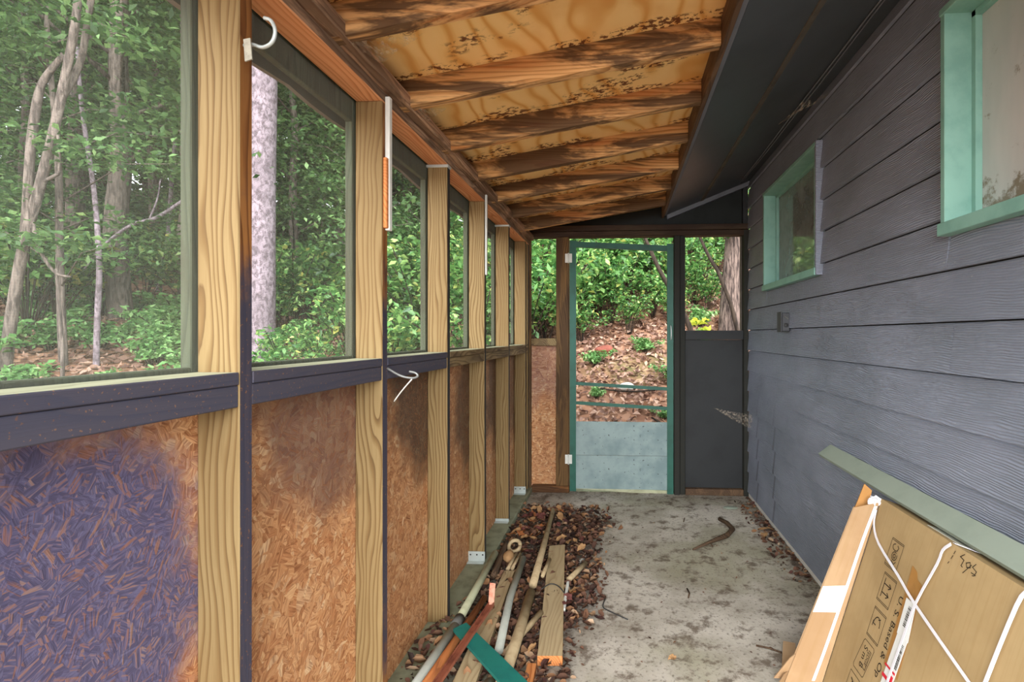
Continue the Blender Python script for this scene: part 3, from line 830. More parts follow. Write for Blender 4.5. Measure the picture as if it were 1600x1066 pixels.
# metal tie plates
for y, lab in ((2.162, 'galvanised plate at the top of the third stud beside the white strip'), (3.366, 'galvanised plate at the top of the stud nearest the far corner studs')):
    a_ = box('tie_plate', XL - 0.092, XL + 0.006, y - 0.004, y + ST, 1.988, 2.0005, M['metal'], None, 0.002)
    tag(a_, lab, 'plate')
FB = [(2.764, 'galvanised nailing plate at the foot of the stud beside the pipes'), (3.366, 'bent galvanised plate at the foot of the stud behind the leaf litter'), (3.968, 'galvanised nailing plate at the foot of the stud in the far corner')]
for y, lab in FB:
    e_ = empty('foot_plate', (XL - 0.04, y - 0.004, 0.04), lab, 'plate')
    flat = y == 3.366
    box('plate', XL - 0.088, XL + 0.004, y - 0.006, y - 0.002, 0.041, 0.06 if flat else 0.095, M['metal'], e_, 0.001)
    box('flange', XL - 0.088, XL + 0.004, y - 0.040, y - 0.006, 0.041, 0.044, M['metal'], e_, 0.001)
    if not flat:
        for dx in (-0.075, -0.04, -0.008):
            tube('nail_hole', [(XL + dx, y - 0.0062, 0.078), (XL + dx, y - 0.0070, 0.078)], 0.0045, M['core'], e_, 10)
# bent hanger on the rail
hg = empty('wire_hook', (XL + 0.004, 1.60, 1.155), 'bent steel wire hook sticking out of the dark rail', 'hook')
tube('shank', smoothpts([(XL, 1.595, 1.165), (XL + 0.045, 1.59, 1.142), (XL + 0.085, 1.585, 1.135), (XL + 0.105, 1.58, 1.142), (XL + 0.098, 1.578, 1.152), (XL + 0.078, 1.58, 1.156)], 5), 0.0035, M['wire'], hg, 8)
st_ = tube('cord', smoothpts([(XL + 0.085, 1.583, 1.132), (XL + 0.05, 1.59, 1.095), (XL + 0.02, 1.60, 1.06)], 4), 0.0022, M['paperscrap'], None, 6)
tag(st_, 'short pale cord hanging from the bent wire hook', 'cord')

# cobwebs
def web(name, a, b, c, label):
    a, b, c = Vector(a), Vector(b), Vector(c)
    vs, fs = [], []
    n = 7
    for i in range(n + 1):
        for j in range(n + 1 - i):
            u, v = i / n, j / n
            p = a * (1 - u - v) + b * u + c * v
            p += Vector((0.004 * math.sin(9 * u + 3 * v), 0.004 * math.cos(7 * v), -0.02 * (u * (1 - u) + v * (1 - v)) * 0.5))
            vs.append(tuple(p))
    idx = lambda i, j: sum(n + 1 - q for q in range(i)) + j
    for i in range(n):
        for j in range(n - i):
            fs.append((idx(i, j), idx(i + 1, j), idx(i, j + 1)))
            if i + j < n - 1: fs.append((idx(i + 1, j), idx(i + 1, j + 1), idx(i, j + 1)))
    o = mesh(name, vs, fs, M['web'])
    tag(o, label, 'cobweb')
web('cobweb', (-0.71, 1.30, 2.035), (-0.52, 1.33, 2.07), (-0.70, 1.46, 2.06), 'dusty cobweb between the nearest rafter and the top plate')
web('cobweb', (0.90, 2.62, 2.43), (1.00, 2.50, 2.42), (0.84, 2.85, 2.405), 'dusty cobweb on the charcoal soffit above the siding')
web('cobweb', (XR - 0.005, 4.02, 0.66), (0.72, 4.10, 0.70), (XR - 0.01, 4.05, 0.55), 'sagging cobweb between the siding and the black end panel')
web('cobweb', (-0.71, 1.70, 2.04), (-0.60, 1.74, 2.055), (-0.70, 1.84, 2.05), 'dusty cobweb at the foot of the second rafter')

# ================================================================== carton leaning on the siding
cx0, cz0 = 0.699, 0.03
U = Vector((0.294, 0, 0.956)); NRM = Vector((-0.956, 0, 0.294))
def fp(a, y, h=0.0):
    return Vector((cx0, y, cz0)) + U * a + NRM * h
AT = 0.702; YF, YN = 1.855, 0.72; TH = 0.098
ct = empty('carton', (0.78, 1.3, 0.0), 'large flat cardboard carton tied with white straps leaning against the siding', 'box')
body_pts = [fp(0, YF), fp(0, YN), fp(AT, YN), fp(AT, YF), fp(0, YF, -TH), fp(0, YN, -TH), fp(AT, YN, -TH), fp(AT, YF, -TH)]
# front face is a grid so that it can bulge and dent a little
vs, fs = [], []
na, ny = 14, 26
def dent(a, y):
    u = (a / AT); v = (YF - y) / (YF - YN)
    return 0.006 * math.sin(math.pi * u) * math.sin(math.pi * v)
for i in range(na + 1):
    for j in range(ny + 1):
        a = AT * i / na; y = YF + (YN - YF) * j / ny
        vs.append(tuple(fp(a, y, dent(a, y))))
for i in range(na):
    for j in range(ny):
        q = i * (ny + 1) + j
        fs.append((q, q + 1, q + ny + 2, q + ny + 1))
nb = len(vs)
for i in range(na + 1):
    for j in range(ny + 1):
        a = AT * i / na; y = YF + (YN - YF) * j / ny
        vs.append(tuple(fp(a, y, -TH + 0.0)))
for i in range(na):
    for j in range(ny):
        q = nb + i * (ny + 1) + j
        fs.append((q + ny + 1, q + ny + 2, q + 1, q))
W_ = ny + 1
for j in range(ny):
    fs.append((j, nb + j, nb + j + 1, j + 1))
    q = na * W_ + j
    fs.append((q, q + 1, nb + q + 1, nb + q))
for i in range(na):
    q = i * W_
    fs.append((q, q + W_, nb + q + W_, nb + q))
    q = i * W_ + ny
    fs.append((q, nb + q, nb + q + W_, q + W_))
mesh('carton_body', vs, fs, M['card'], ct)
# opened end flap, folded out toward the room, with its own folded edge
def flap_out(a): return Vector((0.587, YF + 0.045, 0.012)) + Vector((0.360, 0, 0.933)) * a
quad = [fp(0.0, YF - 0.002, 0.003), fp(AT - 0.012, YF - 0.002, 0.003), flap_out(0.66), flap_out(0.0)]
def flapp(a, t, h=0.0):
    p = fp(a, YF - 0.002, 0.003); q = flap_out(a)
    n = (fp(AT, YF) - fp(0, YF)).cross(q - p).normalized()
    if n.y > 0: n = -n
    return p.lerp(q, t) + n * h
vs, fs = [], []
NA, NTT = 10, 6
for hh in (0.0, 0.006):
    for i in range(NA + 1):
        for j in range(NTT + 1):
            vs.append(tuple(flapp(0.688 * i / NA, j / NTT, hh)))
K_ = (NA + 1) * (NTT + 1); Wt = NTT + 1
for i in range(NA):
    for j in range(NTT):
        q = i * Wt + j
        fs += [(q, q + 1, q + Wt + 1, q + Wt), (K_ + q, K_ + q + Wt, K_ + q + Wt + 1, K_ + q + 1)]
for i in range(NA):
    for q in (i * Wt, i * Wt + NTT): fs.append((q, q + Wt, K_ + q + Wt, K_ + q))
for j in range(NTT):
    for q in (j, NA * Wt + j): fs.append((q, q + 1, K_ + q + 1, K_ + q))
fl = mesh('end_flap', vs, fs, M['cardpink'], ct)
o0, o1 = flap_out(0.0), flap_out(0.688)
slab('folded_edge', [o0, o1, o1 + Vector((0.05, 0.05, 0)), o0 + Vector((0.05, 0.05, 0))], 0.005, M['cardpink'], fl)
tw = [flap_out(0.68), flap_out(0.70) + Vector((0.012, 0.012, 0.01)), flap_out(0.725) + Vector((0.03, 0.02, 0.045)), flap_out(0.70) + Vector((0.065, 0.02, 0.045)), flap_out(0.67) + Vector((0.052, -0.01, 0.02)), flap_out(0.64) + Vector((0.045, -0.018, 0.0))]
slab('torn_tab', tw, 0.007, M['cardtorn'], fl)
slab('torn_tab', [flap_out(0.02), flap_out(0.12), flap_out(0.105) + Vector((-0.018, -0.006, 0)), flap_out(0.03) + Vector((-0.050, -0.012, 0.0))], 0.004, M['cardpink'], fl, (0, 1, 0))
slab('torn_tab', [flap_out(0.0), flap_out(0.05), flap_out(0.055) + Vector((-0.030, -0.03, 0)), flap_out(0.004) + Vector((-0.04, -0.03, 0.0))], 0.004, M['cardpink'], fl, (0, 1, 0))

def strip(name, pts, width_dir, w, mat, parent, th=0.0012):
    """ribbon along pts"""
    P = [Vector(p) for p in pts]
    vs, fs = [], []
    for i, p in enumerate(P):
        wd = width_dir[i] if isinstance(width_dir, list) else width_dir
        wd = Vector(wd).normalized()
        d = (P[min(i + 1, len(P) - 1)] - P[max(i - 1, 0)]).normalized()
        n = d.cross(wd).normalized()
        vs += [tuple(p - wd * w / 2), tuple(p + wd * w / 2), tuple(p + wd * w / 2 + n * th), tuple(p - wd * w / 2 + n * th)]
        if i:
            q = (i - 1) * 4
            for k in range(4): fs.append((q + k, q + (k + 1) % 4, q + 4 + (k + 1) % 4, q + 4 + k))
    fs.append((0, 1, 2, 3)); e = (len(P) - 1) * 4; fs.append((e + 3, e + 2, e + 1, e))
    return mesh(name, vs, fs, mat, parent)
def facestrip(name, ay, w, mat, parent=ct, h=0.009, sm=3):
    pts = [fp(a, y, h + dent(min(max(a, 0), AT), y)) for a, y in ay]
    if sm: pts = smoothpts(pts, sm)
    wd = []
    for i, p in enumerate(pts):
        d = (pts[min(i + 1, len(pts) - 1)] - pts[max(i - 1, 0)]).normalized()
        wd.append(d.cross(NRM).normalized())
    return strip(name, pts, wd, w, mat, parent)
facestrip('strap', [(0.66, 1.85), (0.61, 1.835), (0.568, 1.775), (0.528, 1.631), (0.494, 1.515), (0.442, 1.271), (0.40, 1.07), (0.33, 0.74)], 0.009, M['strap'])
facestrip('strap', [(0.700, 1.462), (0.672, 1.484), (0.629, 1.487), (0.498, 1.517), (0.391, 1.521), (0.2, 1.53), (0.0, 1.535)], 0.009, M['strap'])
facestrip('strap', [(0.700, 1.200), (0.660, 1.212), (0.476, 1.222), (0.2, 1.235), (0.0, 1.24)], 0.011, M['strap'])
for y in (1.455, 1.197):
    P_ = [fp(AT + 0.003, y + 0.004, 0.004), fp(AT + 0.004, y - 0.02, -0.04), fp(AT + 0.004, y - 0.03, -TH + 0.01)]
    strip('strap', P_, (0, 1, 0), 0.009, M['strap'], ct)
P_ = smoothpts([flapp(a, t, 0.0085) for a, t in ((0.675, 0.08), (0.55, 0.16), (0.40, 0.18), (0.25, 0.20), (0.13, 0.22), (0.03, 0.25))], 3)
strip('strap', P_, (flapp(0.3, 1) - flapp(0.3, 0)), 0.0105, M['strap'], ct)
# crumpled plastic where the straps are knotted
bm = bmesh.new(); bmesh.ops.create_icosphere(bm, subdivisions=3, radius=0.021)
for v in bm.verts:
    v.co *= 1 + 0.35 * math.sin(v.co.x * 310 + 1) * math.cos(v.co.y * 270) + R.uniform(-0.12, 0.12)
    v.co.z *= 0.75
me = bpy.data.meshes.new('plastic_knot'); bm.to_mesh(me); bm.free(); me.materials.append(M['strap'])
kn = link('plastic_knot', me); place(kn, ct, fp(0.685, 1.872, 0.006))
# white tape round the flap
slab('tape', [flapp(0.285, 0.16, 0.0072), flapp(0.285, 1.0, 0.0072), flapp(0.385, 1.0, 0.0072), flapp(0.385, 0.16, 0.0072)], 0.0012, M['tape'], ct, (flapp(0.3, 0.5, 1) - flapp(0.3, 0.5, 0)))
# clear tape along the top and brown tape patch
slab('tape', [fp(AT + 0.001, 1.62, -0.02), fp(AT + 0.001, 1.47, -0.02), fp(AT + 0.001, 1.47, -0.06), fp(AT + 0.001, 1.62, -0.06)], 0.001, M['tape'], ct, U)
def facepoly(name, ay, mat, parent=ct, h=0.0012):
    return slab(name, [fp(a, y, h + dent(a, y)) for a, y in ay], 0.0006, mat, parent, NRM)
facepoly('tape', [(0.580, 1.590), (0.572, 1.560), (0.556, 1.552), (0.548, 1.520), (0.47, 1.512), (0.28, 1.50), (0.28, 1.575), (0.497, 1.582)], M['browntape'], h=0.0016)
# paper labels (the square code on one of them is left out)
lb = facepoly('paper_label', [(0.490, 1.568), (0.492, 1.520), (0.388, 1.503), (0.386, 1.560)], M['label'], h=0.003)
facepoly('paper_label', [(0.387, 1.556), (0.390, 1.505), (0.225, 1.512), (0.225, 1.562)], M['label'], h=0.0036)
def bars(y0, y1, a0, a1, n, seed, parent=ct, h=0.0046):
    rr = random.Random(seed); a = a0
    vs, fs = [], []
    while a > a1:
        w = rr.choice((0.0008, 0.0012, 0.002, 0.0028))
        q = len(vs)
        vs += [*[tuple(fp(aa, yq, h + dent(aa, yq))) for aa, yq in ((a, y0), (a, y1), (a - w, y1), (a - w, y0))]]
        fs.append((q, q + 1, q + 2, q + 3))
        a -= w + rr.choice((0.0009, 0.0014, 0.0022))
    return mesh('barcode', vs, fs, M['ink'], parent)
bars(1.545, 1.527, 0.476, 0.415, 20, 3)
bars(1.524, 1.512, 0.372, 0.300, 24, 5)
for (a, b, y0, y1) in ((0.290, 0.284, 1.566, 1.538), (0.262, 0.252, 1.566, 1.540), (0.290, 0.284, 1.532, 1.512), (0.276, 0.256, 1.530, 1.515), (0.249, 0.238, 1.536, 1.513)):
    facepoly('red_print', [(a, y0), (a, y1), (b, y1), (b, y0)], M['red'], h=0.0046)

# printing: strokes and letters, read from the top of the carton downward
def strokes(name, lines, w, h=0.0022, mat='ink', parent=ct):
    vs, fs = [], []
    for ln in lines:
        for (a0, y0), (a1, y1) in zip(ln[:-1], ln[1:]):
            d = Vector((a1 - a0, y1 - y0)); L = d.length
            if L < 1e-6: continue
            d /= L; nx = Vector((-d.y, d.x)) * w / 2
            e = d * w * 0.4
            q = len(vs)
            for s, (a, y) in ((1, (a0 - e.x, y0 - e.y)), (-1, (a0 - e.x, y0 - e.y)), (-1, (a1 + e.x, y1 + e.y)), (1, (a1 + e.x, y1 + e.y))):
                vs.append(tuple(fp(a + nx.x * s, y + nx.y * s, h + dent(min(max(a, 0), AT), y))))
            fs.append((q, q + 1, q + 2, q + 3))
    return mesh(name, vs, fs, M[mat], parent)
def letters(body, a0, y0, size, name='printed_text', hw=1.0):
    cu = bpy.data.curves.new('txt', 'FONT'); cu.body = body; cu.size = size; cu.resolution_u = 3
    o = bpy.data.objects.new('txt', cu); COL.objects.link(o)
    dg = bpy.context.evaluated_depsgraph_get()
    me0 = bpy.data.meshes.new_from_object(o.evaluated_get(dg))
    vs = [tuple(fp(a0 - v.co.x * hw, y0 - v.co.y, 0.0022 + dent(min(max(a0 - v.co.x * hw, 0), AT), y0))) for v in me0.vertices]
    fs = [tuple(p.vertices) for p in me0.polygons]
    bpy.data.objects.remove(o, do_unlink=True); bpy.data.curves.remove(cu); bpy.data.meshes.remove(me0)
    return mesh(name, vs, fs, M['ink'], ct)
def frame(a0, a1, y0, y1):
    L = [[(a0, y0), (a0, y1)], [(a1, y0), (a1, y1)], [(a0, y0), (a1, y0)], [(a0, y1), (a1, y1)], [(a0 - 0.0045, y0), (a0 - 0.0045, y1)], [(a1 + 0.0045, y0), (a1 + 0.0045, y1)]]
    strokes('printed_frame', L, 0.0017)
frame(0.614, 0.525, 1.722, 1.655)
frame(0.505, 0.415, 1.705, 1.633)
frame(0.393, 0.300, 1.698, 1.628)
def arc(ca, cy, ra, ry, t0, t1, n=10):
    return [(ca + ra * math.cos(t0 + (t1 - t0) * i / n), cy + ry * math.sin(t0 + (t1 - t0) * i / n)) for i in range(n + 1)]
# hand symbol
strokes('printed_symbol', [arc(0.592, 1.692, 0.010, 0.016, 0.3, 4.2), arc(0.566, 1.686, 0.013, 0.014, -0.4, 5.2), arc(0.566, 1.686, 0.006, 0.006, 0, 6.28), [(0.585, 1.680), (0.595, 1.676), (0.600, 1.684)], [(0.548, 1.694), (0.542, 1.678), (0.552, 1.670)]], 0.0025)
# two arrows on a base line: this side up
strokes('printed_symbol', [[(0.490, 1.690), (0.432, 1.690)], [(0.474, 1.690), (0.474, 1.652)], [(0.482, 1.662), (0.474, 1.650), (0.466, 1.662)], [(0.446, 1.690), (0.446, 1.652)], [(0.454, 1.662), (0.446, 1.650), (0.438, 1.662)]], 0.0032)
# glass: fragile
strokes('printed_symbol', [arc(0.346, 1.664, 0.026, 0.018, -1.5, 1.5, 12), [(0.346, 1.682), (0.346, 1.668)], [(0.354, 1.684), (0.338, 1.684)], [(0.372, 1.650), (0.366, 1.660)]], 0.003)
# maker's mark in a rounded frame
strokes('printed_frame', [[(0.284, 1.694), (0.284, 1.640), (0.278, 1.634), (0.186, 1.650), (0.182, 1.656), (0.182, 1.712), (0.188, 1.718), (0.278, 1.700), (0.284, 1.694)]], 0.0017)
letters('S m B', 0.270, 1.688, 0.030, 'printed_mark')
letters('EDGE', 0.262, 1.664, 0.018, 'printed_mark')
strokes('printed_symbol', [[(0.266, 1.660), (0.266, 1.646), (0.206, 1.652), (0.206, 1.668)]], 0.002)
strokes('printed_frame', [[(0.165, 1.720), (0.165, 1.660), (0.02, 1.67), (0.02, 1.73), (0.165, 1.720)]], 0.0017)
letters('A', 0.15, 1.705, 0.045, 'printed_mark')
letters('U. S. Based & Op', 0.482, 1.600, 0.030, hw=1.22)
# numbers written by hand
strokes('handwriting', [[(0.694, 1.412), (0.683, 1.424), (0.680, 1.408), (0.664, 1.412), (0.662, 1.406)], [(0.677, 1.398), (0.684, 1.386), (0.672, 1.380), (0.668, 1.392), (0.677, 1.398)], [(0.680, 1.379), (0.650, 1.398)],
    [(0.688, 1.366), (0.677, 1.374), (0.672, 1.357), (0.660, 1.360), (0.658, 1.366)], [(0.663, 1.372), (0.663, 1.356)]], 0.0022)
strokes('handwriting', [[(0.688, 1.447), (0.680, 1.449)], [(0.674, 1.450), (0.664, 1.453)], [(0.654, 1.456), (0.648, 1.459)]], 0.0022)

# grey green board lying along the wall on top of the carton
gb = prism('leaning_board', [(0.938, 0.700), (0.994, 0.742), (0.987, 0.755), (0.931, 0.712)], -0.1, 2.50, M['greyboard'])
tag(gb, 'long grey green board resting on the carton against the siding', 'board')

# ================================================================== boards, pipes and sticks on the floor
def flatboard(name, corners, z0, th, mat, label, cat='board', endmat=None):
    q = [(x, y, z0) for x, y in corners]
    o = slab(name, q, th, mat, None, (0, 0, 1))
    if endmat:
        o.data.materials.append(endmat)
        for p in o.data.polygons:
            if p.normal.y < -0.8: p.material_index = 1
    tag(o, label, cat)
    return o
flatboard('lumber_board', [(-0.318, 1.953), (-0.222, 1.958), (-0.326, 3.002), (-0.414, 2.978)], 0.008, 0.038, M['board'], 'dirty tan lumber board with an orange cut end beside bare concrete', endmat=M['boardend'])
flatboard('lumber_board', [(-0.588, 1.60), (-0.500, 1.60), (-0.550, 2.643), (-0.602, 2.640)], 0.022, 0.028, M['board'], 'clean tan board lying under the teal board')
flatboard('lumber_board', [(-0.348, 1.70), (-0.309, 1.70), (-0.318, 1.93), (-0.350, 1.93)], 0.004, 0.028, M['boardend'], 'short pinkish board stub near the orange cut end')
tl = flatboard('teal_board', [(-0.660, 1.998), (-0.622, 2.045), (-0.28, 1.675), (-0.370, 1.665)], 0.100, 0.012, M['teal'], 'teal painted board lying across the pile of sticks')
tl.data.materials.append(M['white'])

def pole(name, pts, r, mat, label, cat='stick', sides=10, sm=0):
    P = smoothpts(pts, sm) if sm else pts
    if isinstance(r, list): r = list(np.interp(np.linspace(0, 1, len(P)), np.linspace(0, 1, len(r)), r))
    o = tube(name, P, r, mat, None, sides)
    return tag(o, label, cat)
pole('wooden_pole', [(-0.470, 3.56, 0.055), (-0.441, 2.92, 0.062), (-0.422, 2.46, 0.068)], [0.014, 0.017, 0.019], M['stick'], 'pale round pole reaching furthest toward the screen door')
pole('wooden_pole', [(-0.421, 2.40, 0.062), (-0.411, 2.08, 0.066), (-0.409, 1.62, 0.070)], [0.021, 0.022, 0.023], M['stick'], 'pale round pole ending at the teal board')
pv = empty('plastic_pipe', (-0.68, 2.1, 0.03), 'pale plastic pipe with a grey coupling along the wall', 'pipe')
tube('pipe', [(-0.690, 2.80, 0.070), (-0.682, 2.42, 0.072), (-0.680, 2.12, 0.072)], 0.018, M['pvc'], pv, 14)
tube('coupling', [(-0.680, 2.145, 0.072), (-0.681, 2.085, 0.072)], 0.022, M['rubber'], pv, 14)
tube('pipe', [(-0.681, 2.09, 0.070), (-0.712, 1.62, 0.060)], 0.020, M['pvcwhite'], pv, 14)
pole('grey_pipe', [(-0.534, 2.80, 0.045), (-0.508, 2.34, 0.062), (-0.466, 1.95, 0.062)], 0.017, M['pvcwhite'], 'grey plastic pipe between the tan board and the pale poles', 'pipe', 14)
pole('grey_pipe', [(-0.462, 1.80, 0.04), (-0.468, 1.60, 0.04)], 0.020, M['pvcwhite'], 'short grey plastic pipe end poking from under the teal board', 'pipe', 14)
pole('brown_stick', [(-0.618, 2.31, 0.075), (-0.645, 1.98, 0.075), (-0.672, 1.62, 0.08)], [0.014, 0.016, 0.017], M['brownstick'], 'orange brown stick between the plastic pipe and red strip')
pole('thin_lath', [(-0.600, 2.18, 0.062), (-0.622, 1.88, 0.065), (-0.640, 1.62, 0.065)], 0.009, M['stick'], 'thin grey lath beside the orange brown stick', sides=4)
# red strip with its end bent up
rs = empty('bent_strip', (-0.62, 2.1, 0.06), 'rusty red channel strip with its end bent upward', 'strip')
def lstrip(name, p0, p1, w, t, mat):
    p0, p1 = Vector(p0), Vector(p1)
    d = (p1 - p0).normalized(); sd = d.cross(Vector((0, 0, 1)))
    if sd.length < 0.2: sd = Vector((1, 0.2, 0))
    sd.normalize(); up = sd.cross(d).normalized()
    sec = [(-w / 2, 0), (w / 2, 0), (w / 2, t * 3.2), (w / 2 - t, t * 3.2), (w / 2 - t, t), (-w / 2 + t, t), (-w / 2 + t, t * 3.2), (-w / 2, t * 3.2)]
    vs = [tuple(p + sd * a + up * b) for p in (p0, p1) for a, b in sec]
    n = len(sec)
    fs = [(i, (i + 1) % n, n + (i + 1) % n, n + i) for i in range(n)] + [(0, 1, 4, 5), (1, 2, 3, 4), (0, 5, 6, 7), (n, n + 5, n + 4, n + 1), (n + 1, n + 4, n + 3, n + 2), (n, n + 7, n + 6, n + 5)]
    mesh(name, vs, fs, mat, rs)
lstrip('channel', (-0.552, 2.175, 0.116), (-0.612, 1.60, 0.118), 0.026, 0.004, M['rust'])
slab('bent_end', [(-0.565, 2.175, 0.116), (-0.540, 2.175, 0.118), (-0.543, 2.215, 0.190), (-0.568, 2.215, 0.192)], 0.005, M['redpaint'], rs)
pole('branch', [(-0.668, 2.99, 0.055), (-0.655, 2.78, 0.055), (-0.640, 2.56, 0.06)], [0.014, 0.016, 0.015], M['twig'], 'brown branch behind the plastic pipe', sm=3)
pole('short_stick', [(-0.585, 2.86, 0.045), (-0.590, 2.66, 0.047)], 0.010, M['stick'], 'short stick beside the grey pipe tip', sides=6)
pole('short_stick', [(-0.563, 2.86, 0.045), (-0.566, 2.66, 0.050)], 0.009, M['stick'], 'slender short stick against the grey pipe tip', sides=6)
pole('short_stick', [(-0.350, 2.25, 0.052), (-0.395, 2.13, 0.042), (-0.452, 1.99, 0.028)], 0.013, M['stick'], 'stubby stick crossing under the pale pole at the board', sides=8)
pole('short_stick', [(-0.190, 2.78, 0.038), (-0.262, 2.585, 0.040)], 0.014, M['stick'], 'stubby weathered stick right beside the white strip', sides=7)
pole('short_stick', [(-0.384, 2.77, 0.06), (-0.394, 2.58, 0.055)], 0.010, M['stick'], 'small pale stick between long pole and lumber board', sides=6)
a_ = box('white_lath', -0.266, -0.252, 2.30, 2.56, 0.030, 0.044, M['white'], None, 0.002, rot=(0, 0, 0.03))
tag(a_, 'short white painted lath beside the lumber board', 'lath')
a_ = box('white_lath', -0.215, -0.206, 2.86, 2.97, 0.002, 0.010, M['white'], None, 0.001, rot=(0, 0, -0.4))
tag(a_, 'tiny white splinter on the leaf litter', 'lath')
pole('wire', [(-0.380, 2.45, 0.055), (-0.345, 2.50, 0.056), (-0.31, 2.49, 0.056), (-0.278, 2.45, 0.052), (-0.262, 2.43, 0.03)], 0.0028, M['core'], 'thin dark wire crossing the lumber board', 'wire', 6, 4)
pole('wire', [(-0.075, 2.473, 0.006), (-0.083, 2.40, 0.006), (-0.05, 2.363, 0.006), (0.031, 2.301, 0.005)], 0.0028, M['core'], 'thin bent dark twig on the bare concrete', 'twig', 6, 4)
pole('crooked_branch', [(0.672, 3.575, 0.014), (0.712, 3.49, 0.016), (0.720, 3.38, 0.018), (0.665, 3.28, 0.017), (0.59, 3.215, 0.015), (0.535, 3.17, 0.013), (0.425, 3.07, 0.008)], [0.013, 0.014, 0.017, 0.016, 0.013, 0.010, 0.006], M['twig'], 'crooked dark branch lying on the concrete', 'branch', 8)
pole('twig', [(0.54, 3.18, 0.012), (0.548, 3.12, 0.008)], 0.004, M['twig'], 'small stub twig beside the crooked branch', 'twig', 5)
for p_, lab in (([(0.33, 2.60, 0.005), (0.335, 2.55, 0.006), (0.325, 2.51, 0.005)], 'tiny dark twig in the middle of the concrete'), ([(0.44, 3.60, 0.005), (0.425, 3.53, 0.006)], 'tiny dark twig before the screen door'), ([(0.55, 2.14, 0.006), (0.60, 2.12, 0.008), (0.64, 2.10, 0.005)], 'tiny dark twig next to the carton foot')):
    pole('twig', p_, 0.004, M['twig'], lab, 'twig', 5)
# wooden ring and lump in the litter
rp = [(-0.609 + 0.032 * math.cos(t), 2.93 + 0.032 * math.sin(t), 0.06 + 0.02 * math.sin(t)) for t in np.linspace(0, 2 * math.pi, 19)]
a_ = tube('wood_ring', rp, 0.011, M['stick'], None, 8); tag(a_, 'small brown wooden ring in the leaf litter', 'ring')
bm = bmesh.new(); bmesh.ops.create_icosphere(bm, subdivisions=3, radius=0.03)
for v in bm.verts:
    v.co.y *= 1.5; v.co *= 1 + 0.1 * math.sin(v.co.x * 90) + R.uniform(-0.03, 0.03)
me = bpy.data.meshes.new('cork_lump'); bm.to_mesh(me); bm.free(); me.materials.append(M['dry_tan'])
a_ = link('cork_lump', me); a_.location = (-0.618, 2.80, 0.055); tag(a_, 'tan rounded lump of wood beside the brown branch', 'wood')
bm = bmesh.new(); bmesh.ops.create_icosphere(bm, subdivisions=2, radius=0.055)
for v in bm.verts:
    v.co.z *= 0.16; v.co.y *= 0.55; v.co *= 1 + R.uniform(-0.06, 0.06)
me = bpy.data.meshes.new('flat_stone'); bm.to_mesh(me); bm.free(); me.materials.append(M['greyboard'])
a_ = link('flat_stone', me); a_.location = (0.80, 3.83, 0.008); tag(a_, 'flat grey stone chip before the black end panel', 'stone')
cb = slab('cardboard_scrap', [(0.61, 2.0, 0.004), (0.66, 1.98, 0.004), (0.70, 2.12, 0.03), (0.655, 2.13, 0.03)], 0.004, M['cardpink'])
tag(cb, 'torn cardboard scrap on the floor against the carton', 'scrap')

# ================================================================== dry leaves on the porch floor
def leaf_arrays(n, cen, size, nrm, curl, asp=0.5, pts=4):
    """n folded leaves; returns verts, faces"""
    nrm = nrm / np.linalg.norm(nrm, axis=1)[:, None]
    t = NP.normal(size=(n, 3))
    t -= nrm * np.sum(t * nrm, axis=1)[:, None]
    t /= np.linalg.norm(t, axis=1)[:, None]
    b = np.cross(nrm, t)
    s = size[:, None]
    c = curl[:, None]
    if pts == 4:
        V = np.stack([cen - t * s * 0.5, cen + b * s * asp * 0.5 + nrm * s * c * 0.5 - t * s * 0.05, cen + t * s * 0.5 - nrm * s * c * 0.15, cen - b * s * asp * 0.5 + nrm * s * c * 0.5 - t * s * 0.05], axis=1)
        F = np.array([[0, 1, 2], [0, 2, 3]])
    else:
        V = np.stack([cen - t * s * 0.5, cen - t * s * 0.2 + b * s * asp * 0.45 + nrm * s * c * 0.6, cen + t * s * 0.2 + b * s * asp * 0.5 + nrm * s * c * 0.8,
                      cen + t * s * 0.55 + nrm * s * c * 0.5, cen + t * s * 0.15 - b * s * asp * 0.5 + nrm * s * c * 0.7, cen - t * s * 0.22 - b * s * asp * 0.45 + nrm * s * c * 0.5, cen], axis=1)
        F = np.array([[6, 0, 1], [6, 1, 2], [6, 2, 3], [6, 3, 4], [6, 4, 5], [6, 5, 0]])
    k = V.shape[1]
    faces = (F[None, :, :] + (np.arange(n) * k)[:, None, None]).reshape(-1, 3)
    return V.reshape(-1, 3), faces

def big_mesh(name, V, F, mat):
    me = bpy.data.meshes.new(name)
    me.vertices.add(len(V)); me.vertices.foreach_set('co', np.ascontiguousarray(V, dtype=np.float32).ravel())
    me.loops.add(F.size); me.loops.foreach_set('vertex_index', np.ascontiguousarray(F, dtype=np.int32).ravel())
    me.polygons.add(len(F)); me.polygons.foreach_set('loop_start', np.arange(len(F), dtype=np.int32) * 3)
    try: me.polygons.foreach_set('loop_total', np.full(len(F), 3, dtype=np.int32))
    except Exception: pass
    me.update(calc_edges=True); me.validate()
    me.materials.append(mat)
    return me

